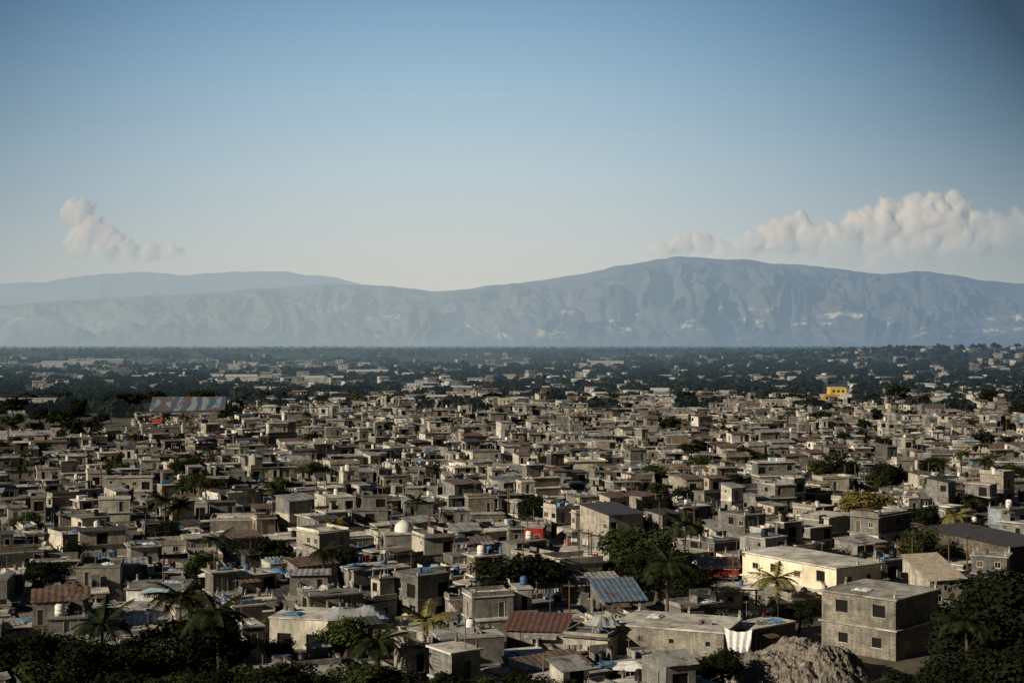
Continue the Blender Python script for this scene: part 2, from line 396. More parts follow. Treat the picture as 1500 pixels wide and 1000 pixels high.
# ---- houses that can be told apart in the photo
A,Ar=lm_house('two_storey_house','bare brown two-storey house with four square windows beside the rubble mound',1312,968,46,8.4,8.0,2,'tan','slab','bl','the brown two-storey house',hs=2.75,reduce=False,canopy=False,rm=CONC,oh=.3,clear=8,
   ops={(0,3):[(2.4,'hole'),(6.0,'hole')],(1,3):[(2.2,'big'),(6.2,'big')],(0,0):[],(1,0):[]})
B,Br=lm_house('yellow_house','long cream yellow two-storey house with white trim and broad flat roof',1225,905,33,7.0,15,2,'yellow','slab','bl','the long cream house',hs=2.6,canopy=False,rm=CONCL,oh=.5,trim=WHITEP,clear=9,reduce=False,
   ops={(1,3):[(2.2,'wide'),(5.2,'hole'),(9,'wide'),(12.6,'big')],(0,3):[(3,'window'),(7,'door'),(11,'window')],(1,0):[(2,'window'),(5,'window')],(0,0):[(3.5,'door')]})
C_,Cr=lm_house('dark_roofed_house','tall tan house with dark overhanging tin roof left of the big tree',892,822,28,5.6,7.8,2,'tan','tin','bl','the dark-roofed tall house',hs=3.1,reduce=False,rm=TIN['dark'],rise=.7,clear=9)
lm_house('block_tower_house','square grey block house, narrow and two storeys high, in lower centre',612,912,42,4.4,4.4,2,'grey','slab','bl','the narrow block house',hs=2.35,reduce=False,oh=.15,canopy=False,clear=6)
E_,Er=lm_house('rebar_topped_house','long grey block house with column stubs along its flat roof',1060,975,-22,10.5,7.5,1,'tan','slab','br','the long stub-roofed house',hs=3.0,canopy=False,oh=.2,rm=CONCL,clear=8,ops={(0,0):[(2.5,'vent'),(5.5,'vent'),(9,'vent')]})
lm_house('low_block_house','low pale block house with parapet left of the stub-roofed long house',890,972,-22,4.4,5,1,'sand','parapet','br',hs=2.3,canopy=False)
G_,Gr=lm_house('tan_roofed_shed','shed with smooth pale tan sloping roof behind the brown two-storey house',1362,900,20,4.6,5,1,'tan','tin','bl','the tan-roofed shed',hs=3.8,rm=TIN['tan'],rise=2.0,clear=3,ramp_=.004)
lm_house('broad_shed','broad low dark-roofed shed near the right edge',1480,850,32,9,15,1,'brown','tin','bl','the broad dark-roofed shed',hs=4.2,rm=TIN['dark'],rise=.8)
lm_house('rust_roofed_house','low house under rust-brown tin roof in lower centre',742,955,-8,5.6,5,1,'grey','tin','bl','the rust-brown roof',hs=2.2,rm=TIN['red'],rise=.7)
lm_house('tan_block_house','tan block house with flat slab left of the rust-brown roof',655,985,38,5.5,6,1,'tan','slab','bl',hs=3,oh=.3)
lm_house('doorway_house','sand-coloured house with wide dark doorways at lower left of centre',395,948,-12,6.0,5.5,1,'sand','slab','bl','the wide-doorway house',hs=2.9,clear=7,ops={(0,0):[(1.5,'bay'),(4.5,'bay')]})
lm_house('long_tan_house','long tan flat-roofed house with pale slab in left middle',308,794,8,9.5,6,1,'tan','parapet','bl','the long tan house',hs=3.2,rm=CONCL,clear=8)
N_,Nr=lm_house('domed_house','grey house carrying a small white dome on its roof',564,814,12,6,5.5,1,'grey','slab','bl','the white dome house',hs=2.9,oh=.2,clear=11,rm=CONC)
dm=MB(); dm.lathe([(a*1.12,b*1.12) for a,b in [(1.6,0),(1.6,.35),(1.5,.9),(1.15,1.35),(.7,1.65),(.25,1.8),(.01,1.82)]],18)
Solo(N_).part('dome',dm,WHITEP,(0,0,Nr['top']+.003),0,smooth=True)
lm_house('red_shop','small shop with bright red walls in the centre',762,799,-8,3.4,4,1,'red','slab','bl','the red shop',hs=2.9,oh=.3,clear=16,ops={(0,0):[(1.1,'door'),(2.5,'window')],(0,3):[]},canopy=False,rm=CONC,trim=FRAME)
lm_house('red_trim_house','low red-walled house with white band below the dark-roofed tall house',822,840,-6,4.6,4,1,'red','slab','bl',hs=2.9,trim=WHITEP,oh=.3,clear=11,canopy=False,rm=CONCL)
lm_house('wide_tan_house','wide sand-coloured house with raised upper room in left middle',152,740,10,8.5,6,2,'sand','slab','bl','the wide sand-coloured house',hs=2.3,reduce=True,clear=9)
lm_house('boxy_cream_house','boxy cream two-storey house right of centre with long lit front',832,706,14,8.5,7,2,'cream','parapet','bl','the boxy cream house',hs=2.1,reduce=False,par=.4,clear=12)
lm_house('square_tan_house','square tan one-storey house with pale slab edge left of boxy cream house',720,726,6,7.5,6,1,'sand','slab','bl','the square tan house',hs=3.2,oh=.2,clear=12)
lm_house('corner_block_house','sand-coloured block house with tall plain side wall at left edge',92,828,38,4.6,5.2,1,'sand','parapet','bl','the plain-sided left house',hs=3.8,rm=CONC,clear=7)
U_,Ur=lm_house('tarped_white_house','low white house with sheets spread on its roof at lower left',185,893,4,6.4,5.5,1,'white','slab','bl','the low white house',hs=2.3,oh=.3)
V_,Vr=lm_house('blue_roofed_shed','shed under steep blue tin roof left of the tall dark palm',885,908,16,4.8,4.5,1,'grey','tin','bl','the blue tin roof',hs=2.0,rm=TIN['blue'],rise=1.6)
lm_house('grey_tin_house','grey house with plain tin roof below the dark-roofed tall house',850,888,12,5,4.6,1,'grey','tin','bl',hs=2.4,rm=TIN['grey'],rise=.6)
lm_house('cream_annexe','low cream annexe with white slab canopy left of the long cream house',1035,890,-8,5.4,3.2,1,'cream','slab','bl',hs=2.3,rm=CONCL,oh=.5)
lm_house('red_roofed_annexe','small red-walled annexe with dull red roof left of long cream house',1026,864,-4,4.6,4.6,1,'red','tin','bl',hs=2.8,rm=TIN['red'],rise=.5,trim=WHITEP)
lm_house('blue_painted_house','blue painted house at the right edge above the broad shed',1478,796,30,4,4,2,'blue','slab','bl',hs=2.4,reduce=False)
lm_house('two_floor_tan_house','tan two-storey house with open terrace above the red shop',690,775,14,5.5,5,2,'tan','parapet','bl',hs=2.3,reduce=True)
# far, still told apart
Y_,Yr=lm_house('bright_yellow_building','bright yellow two-storey building with small upper block among far trees',1207,588,2,11.5,8,2,'bright','parapet','bl','the bright yellow building',hs=3.3,reduce=True,cat='building',clear=46,
   ops={(0,0):[(1.5,'big'),(3.8,'big'),(6.1,'bay'),(8.4,'big'),(10.4,'big')],(1,0):[(1.5,'big'),(3.8,'big'),(6.1,'big')]},rm=CONCL)
def far_warehouse(name,label,px,py,yaw,w,d,h,wm,rm,rise,phrase=None,clear=10):
    return lm_house(name,label,px,py,yaw,w,d,1,wm,'gable','bl',phrase,hs=h,rm=rm,rise=rise,canopy=False,cat='warehouse',clear=clear)
ST=NT('striped_blue_tin'); P_=ST.pos()
wv=ST.n('ShaderNodeTexWave'); wv.inputs['Scale'].default_value=.05; wv.inputs['Distortion'].default_value=6; wv.inputs['Detail'].default_value=4; ST.l(P_,wv.inputs['Vector'])
c_=ST.mix(ST.ramp(wv.outputs['Fac'],[(.4,0.0),(.65,1.0)]),(.055,.095,.15),(.22,.25,.27))
c_=ST.mix(ST.ramp(ST.noise(P_,.13,5),[(.50,0.0),(.57,1.0)]),c_,(.12,.085,.065))
STm=ST.out(ST.bsdf(c_,.6),True)
far_warehouse('striped_warehouse','large warehouse with patchy blue and rust striped gable roof at left',220,618,7,27,18,4.2,'dark grey',STm,4.8,'the striped-roof warehouse',clear=24)
far_warehouse('long_grey_warehouse','long low warehouse with pale grey roof at far left edge',-30,606,2,30,12,4.0,'grey',FARTIN[1],2.4,clear=25)
far_warehouse('gabled_shed','grey gabled shed beside trees at left edge, nearer than the long grey warehouse',-5,660,12,15,8,3.2,'grey',TIN['grey'],2.0,'the left-edge gabled shed',clear=14)
far_warehouse('small_gabled_shed','small gabled shed with bluish roof right of the left-edge gabled shed',72,650,8,11,7,3,'dark grey',FARTIN[1],1.5)
rw,_=lm_house('red_walled_hut','small bright red hut right of rubble ground below striped-roof warehouse',218,628,-8,4.8,4,1,'red','slab','bl','the red hut',hs=3.0,rm=TARP['red'],oh=.1,canopy=False,clear=34,ops={(0,0):[],(0,3):[]})
for i,(px,py,w,d,h,lab) in enumerate([(205,556,26,14,4,'pale warehouse in far plain above the striped-roof warehouse'),(440,562,30,12,4,'long white warehouse low on the far plain, left of centre'),
   (510,553,34,15,5,'white warehouse on the far plain behind the long left-of-centre one'),(590,556,28,14,4,'pale warehouse on the far plain right of the other white ones'),
   (60,538,60,20,6,'very distant pale warehouse at far left of the plain'),(100,534,70,20,6,'very distant pale-roofed warehouse right of the far-left one'),(860,540,40,16,6,'white warehouse among trees on the plain right of centre'),(955,582,13,8,3.4,'low white-roofed warehouse at the far town edge right of centre'),
   (330,562,22,11,5,'small pale warehouse behind the striped-roof warehouse to its right')]):
    far_warehouse('far_warehouse',lab,px,py,rng.uniform(-8,12),w,d,h,FARW[i%2],FARTIN[0],1.6,clear=0)
W_,Wr=lm_house('white_domed_building','white building with a shallow dome behind the bright yellow building',1200,556,0,11,10,1,FARW[0],'slab','bl',hs=3,canopy=False,cat='building')
dm=MB(); dm.lathe([(a*.72,b*.5) for a,b in [(5.5,0),(5.2,1.6),(4.2,3.0),(2.4,4.0),(.6,4.4),(.01,4.45)]],20); Solo(W_).part('dome',dm,FARW[0],(0,0,Wr['top']+.003),smooth=True)

# ------------------------------------------------------------------ trees
npr=np.random.default_rng(5)
def leaf_quads(cent,nrm,size,asp=.6):
    n=len(cent); r=npr.normal(size=(n,3)); t=np.cross(nrm,r); t/=np.linalg.norm(t,axis=1)[:,None]+1e-9; b=np.cross(nrm,t)
    t*=size[:,None]; b*=(size*asp)[:,None]
    v=np.stack([cent-t-b*.3,cent-b,cent+t+b*.2,cent+b],1).reshape(-1,3)
    f=np.arange(4*n).reshape(-1,4); return v,f
def unit(n):
    r=npr.normal(size=(n,3)); return r/np.linalg.norm(r,axis=1)[:,None]
def np_mesh(name,v,f,mat):
    me=D.meshes.new(name); n=len(v); m=len(f)
    me.vertices.add(n); me.vertices.foreach_set('co',np.asarray(v,dtype=np.float32).ravel())
    me.loops.add(m*4); me.loops.foreach_set('vertex_index',np.asarray(f,dtype=np.int32).ravel())
    me.polygons.add(m); me.polygons.foreach_set('loop_start',np.arange(0,m*4,4,dtype=np.int32))
    try: me.polygons.foreach_set('loop_total',np.full(m,4,dtype=np.int32))
    except Exception: pass
    me.materials.append(mat); me.update(calc_edges=True); me.validate(); return me
def crown_geo(n,leaf,hgt=8,spread=3.6,lob=11):
    c=unit(lob)*npr.uniform(.25,1.05,(lob,1))*np.array([spread*.78,spread*.78,hgt*.26]); c[:,2]+=hgt*.60
    R=npr.uniform(.22,.42,lob)*spread
    k=npr.integers(0,lob,n); u=unit(n); rr=R[k]*(.4+.8*npr.random(n))
    pos=c[k]+u*rr[:,None]*np.array([1,1,.85]); nr=u+.5*npr.normal(size=(n,3))+np.array([0,0,.45]); nr/=np.linalg.norm(nr,axis=1)[:,None]
    v,f=leaf_quads(pos,nr,leaf*npr.uniform(.5,1.35,n)); return v,f,c,R
TV={}
def tree_var(i,colr,dense=True):
    key=(i,colr,dense)
    if key in TV: return TV[key]
    base=(i,'geo',dense)
    if base not in TV:
        v,f,c,R=crown_geo(5000 if dense else 900,.20 if dense else .45,8,3.3+.25*(i%3),14+i)
        t=MB(); r=random.Random(i); tx=r.uniform(-.4,.4)
        t.tube([(0,0,-.3),(tx*.3,.1,1.4),(tx,.2,2.9),(tx*1.3,.1,4.4)],[.3,.22,.17,.08],7)
        for q in list(c)[:7]:
            t.tube([(tx,.2,2.5+.3*r.random()),((tx+q[0])/2,q[1]/2,(2.9+q[2])/2+.2),tuple(q)],[.12,.08,.03],5)
        TV[base]=(v,f,t)
    v,f,t=TV[base]
    TV[key]=(t.mesh('trunk',BARK),np_mesh('crown',v,f,LEAF[colr])); return TV[key]
TN=0
CW={'dark':'dark green','green':'green','bright':'bright green','olive':'olive-yellow'}
def front_clear(x,y,n=2,r=4.0):
    for i in range(n): BLOCK.append((x-x/y*(4+i*6),y-4-i*6,r))
def tree(px,py,h,colr,ws=1.0,label=None,phrase=None,dense=None,xy=None,group=None,bl=2.2,clear=0):
    global TN; TN+=1
    x,y=xy if xy else gp(px,py)
    if not xy: h*=K
    tr,cr=tree_var(TN%6,colr,(y<420) if dense is None else dense)
    root=link('broadleaf_tree',None,None,(x,y,gz(x,y)),TN*2.4); s=h/8.4; root.scale=(s*ws,s*ws,s)
    link('trunk',tr,root); link('crown',cr,root)
    tag(root,label,'tree',group)
    note(root,('small ' if h<6 else 'tall ' if h>10 else '')+CW[colr]+' bushy tree','tree',x,y,label is not None)
    if phrase: LM.append((phrase,x,y))
    BLOCK.append((x,y,bl)); front_clear(x,y,clear); return root
def frond_mb(L,droop,seed):
    r=random.Random(seed); m=MB(); pts=[]
    n=9
    for i in range(n+1):
        t=i/n; pts.append(Vector((0,L*t*(1-.18*t*droop),L*(.35*t-droop*.75*t*t))))
    m.tube(pts,[.05*(1-.85*i/n) for i in range(n+1)],4,False)
    N=22
    for i in range(2,N+1):
        t=i/N*n; a=min(int(t),n-1); p=pts[a].lerp(pts[a+1],t-a); tan=(pts[a+1]-pts[a]).normalized()
        ll=L*.33*math.sin(math.pi*min(1,.12+.86*i/N))**.7*r.uniform(.8,1.1)
        for sgn in(-1,1):
            tip=p+Vector((sgn*ll*.8,0,0))+tan*ll*.45+Vector((0,0,-ll*.35*r.uniform(.5,1.4)))
            wv=tan*.085*L/3
            m.quad(p-wv,p+wv,tip)
    return m
PF={}
PN=0
def palm(px,py,h,L,colr,label=None,phrase=None,nf=18,xy=None):
    global PN; PN+=1
    x,y=xy if xy else gp(px,py)
    if not xy: h*=K; L*=K
    root=link('palm_tree',None,None,(x,y,gz(x,y)),PN*1.3)
    b=.08*h*(1 if PN%2 else -1)
    t=MB(); t.tube([(0,0,-.2),(b*.2,0,h*.25),(b*.5,.1,h*.5),(b*.8,.1,h*.75),(b,0,h)],[.26,.2,.18,.16,.14],8)
    link('trunk',t.mesh('trunk',BARK),root)
    r=random.Random(PN)
    for i in range(nf):
        dr=r.choice([.3,.7,1.1]); k=(round(L,1),dr,colr)
        if k not in PF: PF[k]=frond_mb(L,dr,int(dr*10)).mesh('frond',LEAF[colr])
        o=link('frond',PF[k],root,(b,0,h-.05)); o.rotation_euler=(r.uniform(-.15,.5)*(1 if dr<.5 else -.2),r.uniform(-.2,.2),i*2.399); s=r.uniform(.75,1.1); o.scale=(s,s,s)
    tag(root,label,'palm tree'); note(root,'palm tree with '+('yellowish' if colr=='yellow' else 'dark')+' fronds','palm',x,y,label is not None)
    if phrase: LM.append((phrase,x,y))
    BLOCK.append((x,y,2)); return root

tree(753,882,7.4,'dark',2.1,'dark round tree beside poles in the lower centre','the dark round tree',bl=6,clear=1)
tree(936,864,9.4,'green',1.35,'big leafy green tree right of the dark-roofed tall house','the big leafy tree',bl=5)
tree(908,868,5.4,'green',1.3,'smaller green tree at the left foot of the big leafy tree')
tree(962,884,7.6,'dark',1.7,'dark spreading tree between the big leafy tree and tall dark palm')
tree(1008,900,5.4,'dark',1.5,'dark spreading tree at the right foot of the tall dark palm')
palm(978,928,7.4,3.7,'palm','tall dark palm with drooping fronds in front of the big leafy tree','the tall dark palm',26)
palm(997,878,8.8,3.1,'palm','slender dark palm rising behind the tall dark palm')
palm(1140,915,5.0,3.2,'yellow','yellow-fronded palm in front of the long cream house','the yellow palm',20)
tree(1122,932,4.4,'dark',1.4,'dark bush-like tree under the left of the yellow palm'); tree(1170,928,4.2,'dark',1.4,'dark bush-like tree under the right of the yellow palm')
palm(627,992,5.2,2.8,'yellow','pale yellow palm at the bottom left of centre','the bottom yellow palm',22)
tree(497,990,6.2,'bright',1.1,'bright green sunlit tree at the bottom left of centre','the bright green tree'); tree(412,1000,4.8,'bright',1.1,'smaller bright green tree left of the sunlit one')
tree(285,1014,7.6,'dark',1.5,'large dark spreading tree at lower left','the large dark tree')
tree(222,1024,5.4,'green',1.5,'green tree left of the large dark spreading tree')
tree(1270,788,9.4,'olive',1.5,'olive-yellow broad tree in the right middle','the olive-yellow tree',bl=6,clear=3)
tree(1308,722,7.8,'dark',1.3,'dark tree behind the olive-yellow tree to its right',clear=1); tree(1236,718,7.6,'dark',1.4,'dark tree behind the olive-yellow tree to its left',clear=1)
palm(1366,760,7.0,3.2,'palm','dark palm right of the olive-yellow tree','the dark right palm'); palm(1397,812,5.6,2.9,'yellow','short yellowish palm behind the broad dark-roofed shed'); palm(1446,726,7.0,3.4,'palm','dark palm high at the right edge')
tree(410,737,6.0,'green',1.3,'small round green tree alone among left middle houses','the small round tree',clear=1)
palm(238,810,7.6,3.1,'palm','dark shaggy palm left of the long tan house','the dark shaggy palm',24); palm(258,806,6.4,2.9,'palm','shorter dark palm right of the dark shaggy palm')
tree(244,812,5.4,'dark',1.5,'dark low tree at the foot of the dark shaggy palm')
palm(493,815,4.8,2.5,'yellow','small palm left of the white dome house'); palm(372,758,4.8,2.3,'palm','small palm above the long tan house')
palm(1058,670,7.6,3.1,'palm','palm standing above roofs right of centre','the upper palm'); tree(985,640,7.6,'dark',1.3); tree(966,744,6,'green',1.3); tree(1012,752,6.4,'dark',1.4)
palm(14,670,9.5,3.6,'palm','palm at the left edge before the gabled shed'); tree(106,654,9,'dark',1.2,'dark tree between the two gabled sheds')
for px,py,h,c,w in [(525,600,8.5,'bright',1.5),(415,598,9,'dark',1.5),(380,596,9,'dark',1.4),(455,598,8,'green',1.4),(620,600,7,'dark',1.5),(572,600,7,'green',1.4),(805,592,9,'dark',1.4),(895,596,8,'green',1.5),(1005,596,9,'dark',1.4),(1055,600,7,'dark',1.5),(1280,602,9,'dark',1.5),(1312,594,11,'dark',1.4),(1352,604,9,'dark',1.5),(1450,598,10,'dark',1.5),(190,606,11,'dark',1.4),(165,606,9,'dark',1.5),(120,610,9,'dark',1.4),(60,624,7,'dark',1.5),(150,625,6,'dark',1.5),(1395,610,8,'green',1.4),(1160,596,8,'dark',1.4),(1115,596,7,'green',1.5),(1490,620,9,'dark',1.4),(720,594,7,'dark',1.5),(360,600,7,'dark',1.4),(40,600,9,'dark',1.5),(90,598,9,'dark',1.5),
  (20,636,7,'dark',1.6),(50,640,6,'dark',1.6),(88,632,8,'dark',1.6),(130,640,7,'dark',1.6),(108,622,8,'dark',1.6),(150,658,6,'dark',1.6),(300,636,6,'dark',1.5),(335,628,8,'dark',1.5),(20,612,9,'dark',1.6),(345,612,9,'dark',1.5),(230,600,10,'dark',1.5),(300,598,10,'dark',1.5),(5,690,6,'dark',1.6),(60,676,6,'dark',1.5),(275,660,6,'dark',1.4)]:
    tree(px,py,h,c,w,dense=False,bl=6)
# growth along the bottom and the right
BC=['dark','green','dark','dark','green','dark','dark','green','dark']
for i,(px,py,h,w) in enumerate([(8,1030,7.0,1.5),(70,1044,5.0,1.6),(122,1038,6.2,1.5),(182,1050,4.8,1.6),(350,1044,5.0,1.5),(400,1050,5.2,1.5),(455,1048,4.2,1.5),(530,1048,5.0,1.5),(582,1048,4.2,1.4),(648,1052,4.6,1.4),(712,1050,3.8,1.5),(770,1052,4.2,1.5),(835,1050,3.6,1.5),(1060,1012,4.0,1.6),(1030,1020,3.6,1.5),(1420,1014,8.0,1.2),(1458,1016,10.6,1.2),(1496,1006,12.0,1.3),(1384,1036,5.0,1.3),(1330,1040,3.8,1.6),(1285,1050,3.4,1.5),(1440,1057,7.6,1.4),(1500,1062,9.0,1.4),(1400,1060,6.0,1.4),(22,985,4.4,1.5),(60,1012,6.0,1.4),(108,1004,4.6,1.4),(300,1054,5.0,1.5),(236,1058,4.6,1.5),(1480,985,10.4,1.3),(1440,985,7.6,1.2),(338,1002,4.4,1.4),(205,1008,4.8,1.4)]):
    tree(px,py,h,'dark' if px>1000 else BC[i%9],w,bl=2.5)
for px,py,h,L in [(322,1022,7.2,3.5),(256,1008,8.0,3.6),(150,1022,6.4,3.2),(560,1030,5.2,3.0),(1416,1034,7.0,3.2)]:
    palm(px,py,h,L,'palm',nf=22)
# trees standing among the houses
k=0; tries=0
while k<165 and tries<6000:
    tries+=1
    q=rng.random()
    if q<.36: px=rng.uniform(980,1510); py=rng.uniform(598,730)
    elif q<.48: px=rng.uniform(0,330); py=rng.uniform(640,750)
    elif q<.62: px=rng.uniform(330,1000); py=rng.uniform(600,650)
    else: px=rng.uniform(0,1500); py=600+rng.random()**1.3*290
    x,y=gp(px,py)
    if any((x-a)**2+(y-b)**2<(s_+2.5)**2 for a,b,s_ in BLOCK): continue
    if rng.random()<.2: palm(0,0,rng.uniform(7,10),3.3,'palm',xy=(x,y),nf=15)
    else: tree(0,0,rng.uniform(6.5,9.5),rng.choice(['dark','dark','dark','green']),rng.uniform(1.0,1.5),xy=(x,y))
    k+=1

# ------------------------------------------------------------------ rubble mound
t=NT('rubble'); P=t.pos(); vo=t.n('ShaderNodeTexVoronoi'); vo.inputs['Scale'].default_value=1.9; t.l(P,vo.inputs['Vector'])
RUB=t.out(t.bsdf(t.mix(1,t.mix(1,(.36,.32,.27),t.ramp(t.noise(P,.8,7,.75),[(.3,.35),(.65,1.2)]),'MULTIPLY'),t.ramp(vo.outputs['Distance'],[(0,1.1),(.5,.6)]),'MULTIPLY'),.95,bump=t.noise(P,3,5),bs=.8))
def mound(name,label,px,py,rx,ry,hh,phrase=None,seed=1):
    x,y=gp(px,py); rx*=K; ry*=K; hh*=K
    m=MB(); N=84; M=84
    for j in range(M+1):
        for i in range(N+1):
            u=-1+2*i/N; v=-1+2*j/M; rr=math.hypot(u,v)
            k=max(0,1-rr**2.2)
            z=hh*k*(.75+.3*mnoise.noise((u*2+seed,v*2,0)))+ (.5*mnoise.noise((u*5,v*5,seed))+.28*mnoise.noise((u*13,v*13,seed))+.30*abs(mnoise.noise((u*30,v*30,seed))))*min(1,k*3)*hh*.26-.15
            m.v.append((u*rx,v*ry,z))
    for j in range(M):
        for i in range(N): o=j*(N+1)+i; m.f.append((o,o+1,o+N+2,o+N+1))
    ob=link(name,m.mesh(name,RUB),None,(x,y,0),.3); tag(ob,label,'rubble mound'); note(ob,None,'mound',x,y,True)
    for k in range(5): BLOCK.append((x+rx*.5*math.cos(k*1.25),y+ry*.5*math.sin(k*1.25),max(rx,ry)*.45))
    if phrase: LM.append((phrase,x,y))
mound('rubble_mound','broad grey-brown mound of broken rubble at the bottom right',1164,990,7.4,6.0,4.0,'the rubble mound',2)
mound('rubble_heap','low bare rubble heap near the red hut at upper left',168,642,12,8,3.2,None,5)

# ------------------------------------------------------------------ fill the town: blocks split into lots
cands=[]
base=rad(16); c0,s0=math.cos(base),math.sin(base)
BW,BD=38.0,28.0
def split(x0,x1,y0,y1,out,r):
    w,d=x1-x0,y1-y0
    if w>r.uniform(6.0,14.0) and w>=d*.75:
        c=x0+w*r.uniform(.3,.7); split(x0,c,y0,y1,out,r); split(c,x1,y0,y1,out,r)
    elif d>r.uniform(5.6,10.0):
        c=y0+d*r.uniform(.33,.67); split(x0,x1,y0,c,out,r); split(x0,x1,c,y1,out,r)
    else: out.append((x0,x1,y0,y1))
for j in range(-8,46):
    off=rng.uniform(0,BW)
    for i in range(-26,26):
        u=i*BW+off; v=j*BD+rng.uniform(-1.5,1.5)
        bx=c0*u-s0*v; by=s0*u+c0*v
        if by<120 or by>1030 or abs(bx)>by*.5+40: continue
        byaw=base+rad(11*math.sin(bx/120+by/190)+rng.uniform(-10,10))+(rad(12) if bx>.12*by and by<330 else 0)
        lots=[]; split(-BW/2+.4,BW/2-.4,-BD/2+.4,BD/2-.4,lots,rng)
        cb,sb=math.cos(byaw),math.sin(byaw)
        for (x0,x1,y0,y1) in lots:
            lx,ly=(x0+x1)/2,(y0+y1)/2; x=bx+cb*lx-sb*ly; y=by+sb*lx+cb*ly
            if y<150 or y>985: continue
            px,py=proj(x,y)
            if px<-130 or px>1630: continue
            if py<622 and px<345: continue
            if py<646 and px<205: continue
            if 1070<px<1265 and py>948: continue
            if 1250<px<1420 and py>925: continue
            if py<606+14*math.sin(px/90) and rng.random()<.42: continue
            if py<645 and rng.random()<.14: continue
            if px>1050 and py<650 and rng.random()<.25: continue
            if rng.random()<.02: continue
            w=x1-x0-rng.uniform(-.1,.5); d=y1-y0-rng.uniform(-.1,.5); r=(w+d)/4
            if w<2.6 or d<2.6: continue
            if any((x-a)**2+(y-b)**2<(r*.95+q*.92)**2 for a,b,q in BLOCK): continue
            cands.append([y,x,byaw+rad(rng.gauss(0,6)),w,d,px,py])
cands.sort()
merge=Merge()
nsolo=0
MAXS=300-sum(1 for t in TODO if t[2]=='house')
STW={1:'one-storey',2:'two-storey',3:'three-storey'}
for (y,x,yaw,w,d,px,py) in cands:
    r=random.Random(int(x*1000)^int(y*777))
    fl=r.choices([1,2,3],[68,28,4])[0]
    if py>860: fl=1 if r.random()<.75 else 2
    edge=abs(px-780)/780
    wts=[38+18*edge,18,18*(1-edge*.5),6+10*edge,11+14*edge,9,1.0,.6,.9,5]
    if y>400: wts[2]*=1.6; wts[5]*=2.0
    if py>850: wts[5:10]=[2,0,0,0,1]
    wm=r.choices(list(WALLC),wts)[0]
    roof=r.choices(['slab','parapet','tin','gable'],[52,24,20,2] if py>770 else [44,22,31,3])[0]
    inview=-20<px<1520 and py<1012
    if inview and nsolo<MAXS:
        nsolo+=1
        tinw=r.choice(['grey','grey','grey','rust','rust','dark','dark'])
        nm={'tin':'tin_roofed_house','gable':'gabled_house','parapet':'walled_roof_house','slab':'slab_roofed_house'}[roof]
        root=link(nm,None,None,(x,y,0),yaw); tag(root,None,'house','houses packed across the town')
        res=house(Solo(root),w,d,fl,wm,roof,r,2 if y<300 else 1,rm=TIN[tinw] if roof in('tin','gable') else None)
        res.update(M=Matrix.Translation((x,y,0))@Matrix.Rotation(yaw,4,'Z'),yaw=yaw,x=x,y=y); HOUSES.append(res)
        rw={'tin':tinw+' tin-roofed','gable':'gabled '+tinw+' tin-roofed','parapet':'parapet-roofed','slab':'slab-roofed'}[roof]
        note(root,f"{STW[fl]} {wm} {rw} house",'house',x,y)
    else:
        merge.M=Matrix.Translation((x,y,gz(x,y)))@Matrix.Rotation(yaw,4,'Z')
        res=house(merge,w,d,fl,wm,roof,r,0)
        note(None,None,'house',x,y)
        x0,x1,y0,y1=res['rect']
        if roof in('slab','parapet') and x1-x0>1.5 and y1-y0>1.5:
            for q in range(r.choice([0,1,1,2,3])):
                m=MB(); a=r.uniform(x0,x1-1); b=r.uniform(y0,y1-1); k=r.random()
                if k<.1: m.lathe([(.5,0),(.5,1.1),(.3,1.35),(.01,1.36)],8,(a,b)); mt=r.choice([BLACKP,BLACKP,WHITEP,CONC])
                elif k<.6: m.box(a,a+r.uniform(.8,2.4),b,b+r.uniform(.6,1.5),0,r.uniform(.15,.9)); mt=r.choice([CONC,WALL['tan'],TARP['white'],TIN['rust'],TARP['grey'],TARP['blue'],TARP['pale blue'],TARP['white']])
                else: m.box(a,a+.1,b,b+.1,0,r.uniform(1.2,3.5)); mt=METAL
                merge.part('clutter',m,mt,(0,0,res['top']))
# small far houses out among the trees of the plain
for k in range(1000):
    px=rng.uniform(-40,1540); py=rng.choice([rng.uniform(530,565),rng.uniform(550,604),rng.uniform(560,606),rng.uniform(520,545)])
    if px>1000 and rng.random()<.45: py=rng.uniform(520,580); px=rng.uniform(1040,1530)
    if py<532 and px<700 and rng.random()<.5: continue
    if abs(px-1225)<26 and py>565: continue
    if px<345 and py>575: continue
    x,y=gp(px,py)
    if any((x-a)**2+(y-b)**2<(q+7)**2 for a,b,q in BLOCK): continue
    merge.M=Matrix.Translation((x,y,gz(x,y)))@Matrix.Rotation(rng.uniform(-.1,.6),4,'Z')
    r=random.Random(k); w=r.uniform(8,15)*(1.4 if py<545 else 1); d=r.uniform(8,13)
    house(merge,w,d,r.choice([1,1,2,2]),r.choice(FARW),r.choice(['slab','parapet','gable','tin']),r,0,hs=r.uniform(2.8,3.6),rm=FARTIN[r.randrange(2)],canopy=False,extra=False)
mo=merge.build('distant_houses'); tag(mo,'mass of small pale block houses packed into the far half of the town','houses',None,'stuff')

